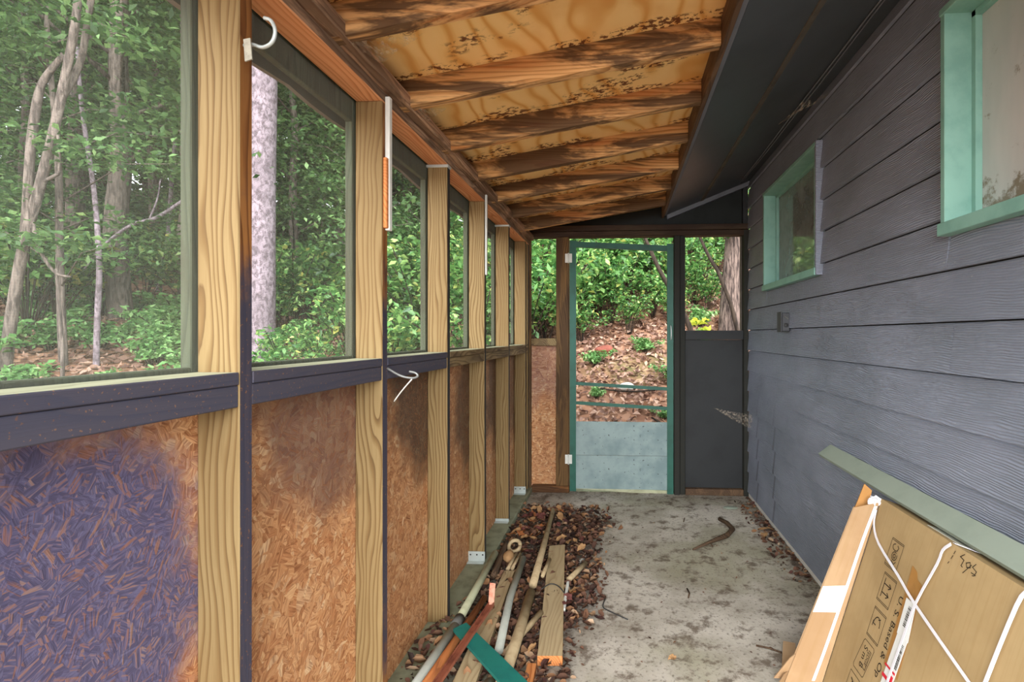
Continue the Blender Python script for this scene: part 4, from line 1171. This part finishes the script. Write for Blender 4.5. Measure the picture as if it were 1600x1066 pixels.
def litter_pts(n):
    out = []
    while len(out) < n:
        y = R.uniform(1.55, 3.75)
        xr = -0.16 if 2.2 < y < 3.2 else (-0.24 if y < 2.2 else -0.16 - (y - 3.2) * 0.25)
        if y > 3.35: xr += 0.12
        xl = -0.715 if y > 2.35 else -0.715 - 0.09 * min(1, (2.35 - y) / 0.3)
        x = xl + abs(R.random() ** 0.8) * (xr - xl + R.uniform(-0.05, 0.10))
        if R.random() < 0.25 and y < 2.0: continue
        out.append((x, y))
    return np.array(out)
n = 4200
xy = litter_pts(n)
hgt = 0.004 + 0.035 * NP.random(n) ** 2 * np.clip((-0.1 - xy[:, 0]) * 3, 0.1, 1)
nr = NP.normal(size=(n, 3)) * 0.5; nr[:, 2] = 1
hgt = np.where(xy[:, 0] < -0.715, hgt + 0.04, hgt)
V, F = leaf_arrays(n, np.column_stack([xy, hgt + 0.004]), 0.012 + 0.042 * NP.random(n) ** 2.0, nr, NP.uniform(-0.1, 0.8, n), 0.55, 6)
V[:, 2] = np.maximum(V[:, 2], 0.001); V[:, 0] = np.maximum(V[:, 0], -0.82)
ll = link('leaf_litter', big_mesh('leaf_litter', V, F, M['dry_in']))
tag(ll, 'brown leaf litter and chips along the stud wall', 'leaf litter', kind='stuff')
n = 420
yy = NP.uniform(2.7, 4.1, n)
xx = XR - 0.02 - 0.14 * NP.random(n) ** 2.2
keep = ~((yy > 3.6) & (NP.random(n) < 0.5))
xx, yy = xx[keep], yy[keep]; n = len(xx)
nr = NP.normal(size=(n, 3)) * 0.5; nr[:, 2] = 1
V, F = leaf_arrays(n, np.column_stack([xx, yy, np.full(n, 0.006)]), 0.012 + 0.03 * NP.random(n) ** 2, nr, NP.uniform(0, 0.4, n), 0.6, 6)
V[:, 2] = np.maximum(V[:, 2], 0.001); V[:, 0] = np.minimum(V[:, 0], XR - 0.006)
l2 = link('leaf_debris', big_mesh('leaf_debris', V, F, M['dry_in']))
tag(l2, 'brown crumbs of leaf debris along the foot of the siding', 'leaf debris', kind='stuff')
n = 260
V, F = leaf_arrays(n, np.column_stack([NP.uniform(-0.2, 0.95, n), NP.uniform(1.6, 4.05, n), np.full(n, 0.003)]), 0.006 + 0.014 * NP.random(n) ** 2, np.tile([0, 0, 1.0], (n, 1)) + NP.normal(size=(n, 3)) * 0.25, NP.uniform(0, 0.3, n), 0.5, 4)
V[:, 2] = np.maximum(V[:, 2], 0.001)
l3 = link('floor_crumbs', big_mesh('floor_crumbs', V, F, M['dry_in']))
tag(l3, 'scattered dark crumbs over the middle of the concrete', 'debris', kind='stuff')

def make_leaf(mat, seed):
    rr = random.Random(seed)
    vs, fs = [], []
    n = 12
    for i in range(n):
        t = 2 * math.pi * i / n
        r = (0.5 if i % 2 == 0 else 0.38) * rr.uniform(0.85, 1.1)
        x, y = r * math.cos(t) * 1.1, r * math.sin(t) * 0.72
        vs.append((x, y, 0.9 * y * y + 0.35 * x * x * math.copysign(1, x) + rr.uniform(-0.05, 0.05)))
    for i in range(n):
        t = 2 * math.pi * i / n
        vs.append((0.25 * math.cos(t), 0.10 * math.sin(t), rr.uniform(-0.03, 0.03)))
    for i in range(n):
        j = (i + 1) % n
        fs += [(i, j, n + j), (i, n + j, n + i)]
    fs += [(n, n + i, n + i + 1) for i in range(1, n - 1)]
    me = bpy.data.meshes.new('dry_leaf'); me.from_pydata(vs, [], fs); me.update(); me.materials.append(mat)
    return me
LEAF = {'tan': make_leaf(M['dry_tan'], 1), 'orange': make_leaf(M['dry_orange'], 2), 'maroon': make_leaf(M['dry_purple'], 3)}
STICKS = [((-0.468, 3.508), (-0.42, 2.452)), ((-0.421, 2.39), (-0.409, 1.763)), ((-0.685, 2.755), (-0.703, 1.744)), ((-0.615, 2.299), (-0.691, 1.714)), ((-0.551, 2.3), (-0.605, 1.668)), ((-0.572, 2.64), (-0.535, 1.787)), ((-0.64, 2.03), (-0.37, 1.72)),
          ((-0.534, 2.79), (-0.476, 1.788)), ((-0.668, 2.993), (-0.646, 2.559)), ((-0.57, 2.85), (-0.57, 2.64)), ((-0.359, 2.246), (-0.467, 1.97)), ((-0.37, 2.99), (-0.27, 1.95)), ((-0.187, 2.79), (-0.266, 2.57)), ((-0.383, 2.77), (-0.387, 2.58)), ((-0.33, 1.93), (-0.33, 1.7)), ((-0.61, 2.92), (-0.61, 2.77))]
def near_stick(x, y):
    p = Vector((x, y))
    for a, b in STICKS:
        a, b = Vector(a), Vector(b); t = min(1, max(0, (p - a).dot(b - a) / (b - a).length_squared))
        if (p - (a + (b - a) * t)).length < 0.055: return True
    return False
for kind, cnt in (('tan', 22), ('orange', 16), ('maroon', 16)):
    for i in range(cnt):
        o = link('dry_leaf', LEAF[kind])
        for _ in range(200):
            y = R.uniform(1.75, 3.65); x = R.uniform(-0.69, -0.22 if y < 3.1 else -0.4)
            if not near_stick(x, y): break
        s = R.uniform(0.045, 0.075)
        o.location = (x, y, 0.045); o.scale = (s, s, s)
        o.rotation_euler = (R.uniform(-0.5, 0.5), R.uniform(-0.5, 0.5), R.uniform(0, 6.3))
        tag(o, {'tan': 'curled tan dry leaf on the litter along stud wall', 'orange': 'curled orange dry leaf on the litter along stud wall', 'maroon': 'curled maroon dry leaf on the litter along stud wall'}[kind], 'leaf', kind + ' leaves on the porch litter')
for (x, y, s, kd, lab) in ((0.905, 3.82, 0.10, 'orange', 'bright orange dry leaf before the black end panel'), (0.93, 3.40, 0.11, 'tan', 'large curled tan leaf at the foot of the siding'), (0.90, 3.30, 0.08, 'tan', 'second curled tan leaf at the foot of the siding'), (0.20, 2.02, 0.04, 'tan', 'small pale leaf alone in the middle of the concrete')):
    o = link('dry_leaf', LEAF[kd]); o.location = (x, y, 0.018); o.scale = (s, s, s); o.rotation_euler = (0.35, 0.2, R.uniform(0, 6)); tag(o, lab, 'leaf')

# ================================================================== outdoors
def sstep(a, b, v):
    t = min(max((v - a) / (b - a), 0.0), 1.0); return t * t * (3 - 2 * t)
def gz(x, y):
    k = 0.15 + 0.35 * sstep(-5.0, -0.5, x)
    yy = max(0.0, y - 4.3)
    rise = k * min(yy, 8.0) + (k * 0.6 + 0.02) * max(0.0, yy - 8.0)
    z = -0.16 + 0.095 * max(0.0, -x - 0.9) + rise + 0.22 * sstep(4.3, 5.2, y)
    z += 0.05 * math.sin(x * 1.3 + y * 0.7) * sstep(4.5, 7, abs(x) + max(0, y - 2)) + 0.07 * math.sin(x * 0.5 - y * 0.9)  * sstep(5, 8, abs(x) + max(0, y - 2))
    return z
xs = np.concatenate([np.linspace(-60, -14, 24), np.linspace(-13.5, 5, 75), np.linspace(5.5, 40, 24)])
ysg = np.concatenate([np.linspace(-14, 2.5, 18), np.linspace(2.8, 14, 60), np.linspace(14.6, 60, 30)])
vs = []
for y in ysg:
    for x in xs:
        z = gz(x, y)
        if -0.95 < x < 4 and -1.1 < y < 4.3: z = min(z, -0.16)
        vs.append((x, y, z))
nx_ = len(xs)
fs = [(j * nx_ + i, j * nx_ + i + 1, (j + 1) * nx_ + i + 1, (j + 1) * nx_ + i) for j in range(len(ysg) - 1) for i in range(nx_ - 1)]
gr = mesh('ground', vs, fs, M['soil'], None, (0, 0, 0), smooth=True)
tag(gr, 'leaf covered hillside rising around the porch', 'ground', kind='structure')

def scatter_ground(name, n, x0, x1, y0, y1, s0, s1, mat, label, cat):
    x = NP.uniform(x0, x1, n); y = NP.uniform(y0, y1, n)
    keep = ~((x > -0.9) & (x < 1.3) & (y < 4.35)); x, y = x[keep], y[keep]; n = len(x)
    z = np.array([gz(a, b) for a, b in zip(x, y)]) + NP.uniform(0.005, 0.05, n)
    nr = NP.normal(size=(n, 3)) * 0.55; nr[:, 2] += 1; nr[:, 1] -= 0.3
    V, F = leaf_arrays(n, np.column_stack([x, y, z]), NP.uniform(s0, s1, n), nr, NP.uniform(-0.2, 0.5, n), 0.55, 4)
    o = link(name, big_mesh(name, V, F, mat)); tag(o, label, cat, kind='stuff')
scatter_ground('forest_litter', 30000, -2.5, 3.2, 4.35, 12, 0.035, 0.095, M['dry'], 'fallen brown leaves on the slope behind the screen door', 'leaf litter')
scatter_ground('forest_litter', 22000, -13, -1.2, 2.0, 13, 0.07, 0.15, M['dry'], 'fallen brown leaves on the forest floor beside the screens', 'leaf litter')

def clump_leaves(centers, rad, per, size, flat=0.35, up=1.0):
    C = np.repeat(np.array(centers), per, axis=0); n = len(C)
    rr = np.repeat(np.array(rad), per)
    d = NP.normal(size=(n, 3)); d /= np.linalg.norm(d, axis=1)[:, None]
    d *= (NP.random(n) ** 0.45)[:, None]
    P = C + d * np.column_stack([rr, rr, rr * flat])
    nr = NP.normal(size=(n, 3)) * 0.55; nr[:, 2] += up
    return leaf_arrays(n, P, NP.uniform(size * 0.6, size * 1.3, n), nr, NP.uniform(0.0, 0.35, n), 0.52, 4)

def copy_tree(o):
    c = o.copy(); COL.objects.link(c)
    for ch in o.children:
        k = ch.copy(); COL.objects.link(k); k.parent = c
    return c

def tree_proto(seed, h, r, leafsize, clumps, per, low, mat_leaf, spread, crown=0.0):
    rr = random.Random(seed)
    o = bpy.data.objects.new('forest_tree', None); o.empty_display_size = 0.2; COL.objects.link(o)
    pts = [(0, 0, -0.3)]
    x = y = 0
    for i in range(1, 9):
        x += rr.uniform(-0.08, 0.08); y += rr.uniform(-0.08, 0.08)
        pts.append((x, y, h * i / 8))
    v, f = tube_data(smoothpts(pts, 3), [r * (1 - 0.75 * i / 24) for i in range(25)], 9)
    allv, allf = list(v), list(f)
    cen, rad = [], []
    for k in range(clumps):
        z = low + (h - low) * (k + rr.random()) / clumps
        ang = rr.uniform(0, 6.28); reach = spread * rr.uniform(0.25, 1.0) * (1.1 - 0.45 * (z - low) / (h - low))
        i = min(7, int(z / h * 8)); bx, by, bz = pts[i]
        tip = (bx + reach * math.cos(ang), by + reach * math.sin(ang), z + reach * 0.15)
        midp = (bx + 0.5 * reach * math.cos(ang), by + 0.5 * reach * math.sin(ang), z + reach * 0.12)
        if k % 2 == 0:
            v, f = tube_data([(bx, by, max(0.5, z - reach * 0.25)), midp, tip], [r * 0.22, r * 0.14, r * 0.05], 5)
            q = len(allv); allv += v; allf += [tuple(a + q for a in fc) for fc in f]
        cen.append(tip); rad.append(rr.uniform(0.45, 0.95))
        cen.append(midp); rad.append(rr.uniform(0.3, 0.6))
    t = mesh('trunk', allv, allf, M['bark'], None, (0, 0, 0), smooth=True); t.parent = o
    V, F = clump_leaves(cen, rad, per, leafsize)
    if crown:  # wide crown above the view, added to shade the forest
        cc, cr = [], []
        for k in range(26):
            a = rr.uniform(0, 6.28); d = crown * math.sqrt(rr.random())
            cc.append((d * math.cos(a), d * math.sin(a), h * rr.uniform(0.86, 1.12))); cr.append(rr.uniform(0.8, 1.2))
        V2, F2 = clump_leaves(cc, cr, 60, 0.36)
        F = np.concatenate([F, F2 + len(V)]); V = np.concatenate([V, V2])
    l = link('foliage', big_mesh('foliage', V, F, mat_leaf), o)
    return o

protos = [tree_proto(1, 10.0, 0.13, 0.13, 46, 60, 2.2, M['leaf_forest'], 2.2, 3.6),
          tree_proto(2, 11.5, 0.18, 0.15, 50, 60, 2.6, M['leaf_forest'], 2.6, 4.0),
          tree_proto(3, 7.0, 0.05, 0.11, 40, 60, 1.2, M['leaf_forest'], 1.6),
          tree_proto(4, 13.0, 0.20, 0.24, 56, 70, 0.8, M['leaf_far'], 3.2, 3.0)]
LAB = ['tall grey forest tree with layered green sprays beyond the screens', 'stout grey forest tree with broad green crown added for shade beyond the screens', 'slim understory sapling with light green leaves beyond the screens', 'dense far forest tree closing the view behind the others']
GRP = ['tall forest trees', 'stout forest trees', 'understory saplings', 'far forest trees']
first = [True] * 4
def put_tree(k, x, y, s, rz):
    o = protos[k] if first[k] else copy_tree(protos[k])
    first[k] = False
    o.location = (x, y, gz(x, y)); o.scale = (s, s, s); o.rotation_euler = (0, 0, rz)
    tag(o, LAB[k], 'tree', GRP[k])
spots = []
def free(x, y, dmin):
    return all((x - a) ** 2 + (y - b) ** 2 > dmin * dmin for a, b in spots)
def ring(count, k_choices, d0, d1, a0, a1, dmin):
    tries = 0; got = 0
    while got < count and tries < 4000:
        tries += 1
        d = R.uniform(d0, d1); a = math.radians(R.uniform(a0, a1))
        x, y = d * math.sin(a), d * math.cos(a)
        if x > -3.2 and y < 9.5: continue
        if free(x, y, dmin):
            spots.append((x, y)); put_tree(R.choice(k_choices), x, y, R.uniform(0.8, 1.15), R.uniform(0, 6.28)); got += 1
ring(6, [2], 8.0, 11.5, -64, -24, 1.8)
ring(16, [0, 1, 2], 11, 18, -64, -12, 1.9)
ring(20, [0, 1], 18, 28, -62, -4, 2.2)
ring(40, [3], 24, 46, -64, 24, 2.6)
ring(26, [3], 20, 32, -64, -20, 2.2)
ring(5, [0, 1], 13, 22, -6, 20, 2.4)

# single trees that stand out
def lone_tree(name, pts, radii, mat, label, cat='tree', sides=12, sm=4, extra=None, clumps=None, leaf='leaf_forest', group=None):
    base = pts[0]
    o = empty(name, base, label, cat, group)
    P = smoothpts(pts, sm)
    rad = np.interp(np.linspace(0, 1, len(P)), np.linspace(0, 1, len(radii)), radii)
    t = tube('trunk', P, list(rad), mat, None, sides, origin=base); t.parent = o; t.location = (0, 0, 0)
    for e, er in (extra or []):
        Q = smoothpts(e, 4); rd = np.interp(np.linspace(0, 1, len(Q)), np.linspace(0, 1, len(er)), er)
        b = tube('branch', Q, list(rd), mat, None, 8, origin=base); b.parent = o; b.location = (0, 0, 0)
    if clumps:
        V, F = clump_leaves(clumps[0], clumps[1], clumps[2], clumps[3])
        V = V - np.array(base)
        link('foliage', big_mesh('foliage', V, F, M[leaf]), o)
    return o
lone_tree('pale_oak', [(-5.15, 7.095, 0.4), (-5.15, 7.095, 0.8), (-5.141, 7.095, 3.3), (-5.11, 7.10, 5.2), (-5.09, 7.10, 8.5)], [0.24, 0.185, 0.175, 0.17, 0.15], M['bark_pale'], 'large pale barked tree trunk close outside the screen', sides=20,
          clumps=([(-5.1 + 3.4 * math.sqrt(((i * 37) % 41) / 41) * math.cos(i * 2.4), 7.1 + 3.4 * math.sqrt(((i * 37) % 41) / 41) * math.sin(i * 2.4), 7.2 + (i % 5) * 0.5) for i in range(30)], [1.0] * 30, 110, 0.30))  # high leaf clumps out of view, added as shading canopy
lone_tree('furrowed_pine', [(1.40, 6.80, 1.0), (1.41, 6.80, 1.35), (1.435, 6.802, 1.97), (1.469, 6.804, 2.6), (1.52, 6.81, 4.4), (1.6, 6.83, 7.5)], [0.19, 0.148, 0.125, 0.11, 0.10, 0.08], M['bark_dark'], 'furrowed brown tree trunk seen beside the black end panel', sides=18,
          clumps=([(1.2, 6.5, 2.75), (1.35, 6.55, 2.55), (1.6, 6.4, 2.85), *[(1.2 + 3.2 * math.sqrt(((i * 37) % 41) / 41) * math.cos(i * 2.4), 8.0 + 3.2 * math.sqrt(((i * 37) % 41) / 41) * math.sin(i * 2.4), 6.6 + (i % 5) * 0.5) for i in range(28)]], [0.22, 0.12, 0.2] + [1.0] * 28, 60, 0.12), leaf='leaf_laurel')  # upper clumps are unseen canopy added to darken the slope
lone_tree('leaning_sapling', [(0.87, 6.07, 0.95), (0.817, 6.062, 1.3), (0.728, 6.057, 1.523), (0.565, 6.047, 1.821), (0.461, 6.04, 2.007), (0.357, 6.034, 2.23), (0.22, 6.03, 2.55), (0.1, 6.03, 2.9)], [0.036, 0.034, 0.03, 0.026, 0.022, 0.016], M['bark_stem'], 'thin dark sapling leaning behind the screen door', sides=8,
          clumps=([(0.1, 6.05, 2.7), (0.35, 6.0, 2.75)], [0.35, 0.3], 70, 0.10), leaf='leaf_laurel')
lone_tree('leaning_sapling', [(1.50, 6.59, 1.15), (1.40, 6.593, 1.6), (1.296, 6.593, 1.891), (1.223, 6.588, 2.068), (1.127, 6.582, 2.23), (1.046, 6.577, 2.391), (0.966, 6.572, 2.593), (0.9, 6.57, 2.9)], [0.028, 0.026, 0.024, 0.02, 0.014], M['bark_stem'], 'thin dark sapling crossing beside the furrowed trunk', sides=8,
          clumps=([(1.0, 6.6, 2.75)], [0.3], 60, 0.10), leaf='leaf_laurel')
lone_tree('forked_tree', [(-7.2, 5.565, 0.45), (-7.17, 5.567, 0.704), (-7.058, 5.574, 1.598), (-6.91, 5.583, 2.416), (-6.761, 5.592, 2.937), (-6.575, 5.604, 3.682), (-6.39, 5.615, 4.575), (-6.301, 5.621, 5.171), (-6.2, 5.63, 6.4)], [0.068, 0.058, 0.054, 0.05, 0.046, 0.04, 0.03], M['bark'], 'leaning forked tree with scaly grey bark near the screen', sides=10,
          extra=[([(-6.93, 5.584, 2.3), (-6.895, 5.584, 2.714), (-6.85, 5.587, 3.459), (-6.761, 5.592, 4.054), (-6.672, 5.598, 4.277), (-6.464, 5.611, 4.538)], [0.05, 0.045, 0.03]), ([(-6.50, 5.6, 4.0), (-6.48, 5.79, 4.5), (-6.41, 5.80, 4.839), (-6.3, 5.81, 5.6)], [0.04, 0.035, 0.03]),
                 ([(-6.538, 5.606, 3.607), (-6.516, 5.607, 3.198), (-6.575, 5.604, 3.124), (-6.746, 5.593, 3.012), (-6.835, 5.587, 2.714), (-6.761, 5.592, 2.305), (-6.575, 5.604, 2.007), (-6.39, 5.615, 1.947)], [0.014, 0.02, 0.02, 0.014])],
          clumps=([(-6.9, 5.5, 4.6), (-7.3, 5.3, 3.9), (-6.3, 5.4, 5.3), (-7.2, 5.7, 2.9), (-6.0, 5.5, 4.9), (-7.4, 5.4, 5.0), (-5.6, 5.6, 4.6)], [0.5, 0.45, 0.6, 0.3, 0.5, 0.5, 0.4], 90, 0.11))
lone_tree('straight_tree', [(-12.66, 11.238, 1.9), (-12.661, 11.238, 2.4), (-12.675, 11.237, 4.605), (-12.601, 11.241, 6.838), (-12.557, 11.244, 9.0), (-12.5, 11.25, 11.5)], [0.22, 0.17, 0.165, 0.15, 0.14, 0.1], M['bark'], 'straight grey tree trunk behind the forked tree', sides=14)
lone_tree('slender_tree', [(-6.6, 6.10, 0.45), (-6.6, 6.103, 0.722), (-6.584, 6.104, 1.464), (-6.56, 6.106, 2.109), (-6.6, 6.103, 2.835), (-6.657, 6.1, 3.318), (-6.777, 6.092, 4.125), (-6.842, 6.088, 4.9)], [0.036, 0.034, 0.03, 0.026, 0.02], M['bark_pale'], 'thin pale straight stem beside the forked tree', sides=8)
lone_tree('slender_tree', [(-6.50, 5.61, 0.45), (-6.479, 5.61, 1.002), (-6.523, 5.607, 1.598), (-6.553, 5.605, 2.044)], [0.022, 0.02, 0.014], M['bark'], 'short broken grey stem next to the forked tree', sides=7)
lone_tree('slender_tree', [(-11.65, 12.30, 2.0), (-11.591, 12.306, 2.625), (-11.397, 12.318, 3.593), (-11.349, 12.321, 4.399), (-11.188, 12.331, 6.5)], [0.07, 0.06, 0.05, 0.04], M['bark_pale'], 'pale slender stem behind the dead branch', sides=8)
lone_tree('dead_branch', [(-8.3, 7.5, 2.3), (-8.024, 7.518, 2.65), (-7.578, 7.545, 2.977), (-7.182, 7.57, 3.096), (-6.736, 7.597, 3.394), (-6.4, 7.6, 3.65)], [0.012, 0.02, 0.024, 0.028, 0.022, 0.012], M['bark_pale'], 'dead pale branch slanting across the forest view', 'branch', 7,
          extra=[([(-7.3, 7.56, 3.05), (-7.2, 7.6, 3.4), (-7.15, 7.6, 3.7)], [0.014, 0.008])])

# laurel shrubs behind the far end, and low plants
def shrub_proto(seed, w, h, nst, per, size, mat_leaf):
    rr = random.Random(seed)
    o = bpy.data.objects.new('laurel_shrub', None); o.empty_display_size = 0.1; COL.objects.link(o)
    cen, rad = [], []
    av, af = [], []
    for k in range(nst):
        a = rr.uniform(0, 6.28); d = w * rr.uniform(0.15, 1.0); hh = h * rr.uniform(0.45, 1.0)
        tip = (d * math.cos(a), d * math.sin(a), hh)
        mid = (tip[0] * 0.4, tip[1] * 0.4, hh * 0.55)
        v, f = tube_data(smoothpts([(0, 0, -0.1), mid, tip], 3), 0.007, 5)
        q = len(av); av += v; af += [tuple(i + q for i in fc) for fc in f]
        for t in (0.55, 0.8, 1.0):
            cen.append((tip[0] * t, tip[1] * t, hh * (0.35 + 0.65 * t))); rad.append(rr.uniform(0.10, 0.22) * w / 0.7)
    s = mesh('stems', av, af, M['bark_stem'], None, (0, 0, 0), smooth=True); s.parent = o
    V, F = clump_leaves(cen, rad, per, size, 0.6, 0.9)
    link('foliage', big_mesh('foliage', V, F, mat_leaf), o)
    return o
sh = [shrub_proto(21, 0.75, 1.1, 16, 18, 0.105, M['leaf_laurel']), shrub_proto(22, 0.9, 1.4, 18, 18, 0.11, M['leaf_laurel']), shrub_proto(23, 0.45, 0.4, 12, 14, 0.09, M['leaf_fern'])]
sfirst = [True] * 3
def put_shrub(k, x, y, s, label, group, nm):
    o = sh[k] if sfirst[k] else copy_tree(sh[k]); sfirst[k] = False
    o.name = nm
    o.location = (x, y, gz(x, y) - 0.02); o.scale = (s, s, s); o.rotation_euler = (0, 0, R.uniform(0, 6.28))
    tag(o, label, 'shrub', group)
LS = [(-1.15, 6.2, 1.0, 1), (-0.75, 6.9, 1.0, 0), (-1.3, 7.4, 1.1, 1), (-0.35, 7.2, 0.9, 0), (0.05, 7.6, 0.95, 0), (-0.6, 8.0, 1.1, 1), (0.45, 8.3, 0.9, 0), (-0.15, 8.9, 1.0, 1), (0.9, 9.2, 1.0, 0), (-1.6, 5.6, 0.9, 1), (-2.0, 6.6, 1.0, 0), (-2.4, 7.9, 1.1, 1), (-1.2, 9.3, 1.1, 1), (0.6, 10.2, 1.0, 1), (1.5, 10.4, 1.1, 0), (-0.4, 10.8, 1.2, 1), (2.2, 9.0, 1.0, 1), (1.05, 7.5, 0.55, 0), (0.75, 7.0, 0.45, 0), (1.25, 8.1, 0.7, 0), (0.55, 7.9, 0.9, 1), (0.2, 8.3, 1.0, 1), (1.0, 8.7, 1.0, 1), (1.6, 8.5, 0.9, 0), (-0.2, 7.9, 0.9, 1), (-0.95, 6.4, 0.8, 0), (0.3, 9.4, 1.1, 1), (1.4, 9.6, 1.1, 1), (2.6, 10.6, 1.2, 1), (-0.5, 6.5, 0.55, 0), (0.1, 6.75, 0.5, 0), (-0.15, 7.0, 0.6, 1), (0.45, 7.25, 0.6, 0), (0.75, 7.6, 0.7, 1), (1.2, 7.3, 0.5, 0)]
for (x, y, s, k) in LS:
    put_shrub(k, x, y, s, ('small glossy laurel sprout on the slope behind the screen door' if s < 0.75 else ('rounded glossy laurel shrub on the slope behind the end wall', 'tall spreading laurel shrub on the slope behind the end wall')[k]), 'small laurels behind the door' if s < 0.75 else ('rounded laurels behind the end wall', 'tall laurels behind the end wall')[k], 'laurel_shrub')
for (x, y, s) in ((-3.4, 6.4, 1.0), (-2.9, 7.3, 1.1), (-3.9, 8.2, 1.1), (-3.2, 9.2, 1.2), (-4.6, 9.4, 1.2), (-5.2, 10.3, 1.2), (-2.6, 5.7, 0.8), (-4.2, 6.9, 0.7), (-3.6, 5.4, 0.6), (-6.2, 9.0, 0.9), (-3.0, 10.6, 1.2), (-2.2, 9.9, 1.1), (-4.0, 11.6, 1.2)):
    put_shrub(R.choice((0, 1)), x, y, s, 'bushy green laurel shrub outside the side screens', 'laurel shrubs beside the screens', 'laurel_shrub')
for i in range(40):
    d = R.uniform(11, 24); a = math.radians(R.uniform(-62, -14)); x, y = d * math.sin(a), d * math.cos(a)
    put_shrub(R.choice((0, 1)), x, y, R.uniform(1.0, 1.7), 'distant green thicket shrub between the forest trunks', 'thicket shrubs in the forest', 'thicket_shrub')
for i in range(95):
    x, y = R.uniform(-10.5, -2.6), R.uniform(3.0, 10.5)
    if abs(math.atan2(x, y)) > math.radians(60): continue
    put_shrub(2, x, y, R.uniform(0.6, 1.3), 'low light green plant on the forest floor', 'low plants on the forest floor', 'ground_plant')
for (x, y, s) in ((0.55, 5.7, 0.5), (0.3, 6.3, 0.5), (-0.3, 6.0, 0.5), (-0.25, 5.4, 0.35), (0.42, 5.1, 0.3), (0.95, 6.4, 0.6), (1.05, 6.9, 0.7)):
    put_shrub(2, x, y, s, 'small sprouting plant in the leaves behind the screen door', 'sprouting plants behind the door', 'ground_plant')
V, F = clump_leaves([(0.0, 0, 0.25), (0.08, 0.02, 0.15)], [0.14, 0.1], 22, 0.10)
yl = bpy.data.objects.new('yellow_sprout', None); COL.objects.link(yl); yl.location = (0.93, 6.25, gz(0.93, 6.25) + 0.15)
link('foliage', big_mesh('foliage', V, F, M['leaf_yellow']), yl)
tube('stem', [(0, 0, -0.25), (0.02, 0, 0.2)], 0.006, M['bark_stem'], None, 5, origin=(0, 0, 0)).parent = yl
tag(yl, 'yellow leaved sprout beside the furrowed trunk', 'plant')
# rock and clay lump on the slope
for nm, loc, r, m_, lab, cat in (('pale_rock', (0.05, 5.55), 0.07, 'rock', 'pale rock lying in the leaves behind the screen door', 'rock'), ('clay_lump', (-0.20, 6.3), 0.08, 'redbrick', 'red clay lump in the leaves behind the screen door', 'clay')):
    bm = bmesh.new(); bmesh.ops.create_icosphere(bm, subdivisions=3, radius=r)
    for v in bm.verts:
        v.co *= 1 + 0.14 * math.sin(v.co.x * 45 + v.co.y * 30) + R.uniform(-0.04, 0.04); v.co.x *= 1.4; v.co.z *= 0.7
    me = bpy.data.meshes.new(nm); bm.to_mesh(me); bm.free(); me.materials.append(M[m_])
    o = link(nm, me); o.location = (loc[0], loc[1], gz(*loc) + r * 0.4); tag(o, lab, cat)
for pts, lab in (([(-0.3, 5.5, 0.05), (0.1, 5.42, 0.06), (0.55, 5.5, 0.05)], 'fallen curved twig behind the door bars'), ([(0.3, 5.05, 0.05), (0.5, 4.9, 0.05), (0.62, 4.7, 0.05)], 'fallen straight twig low behind the door bars')):
    P_ = [(x, y, gz(x, y) + dz) for x, y, dz in pts]
    tag(tube('fallen_twig', smoothpts(P_, 4), 0.010, M['bark_stem'], None, 6), lab, 'twig')
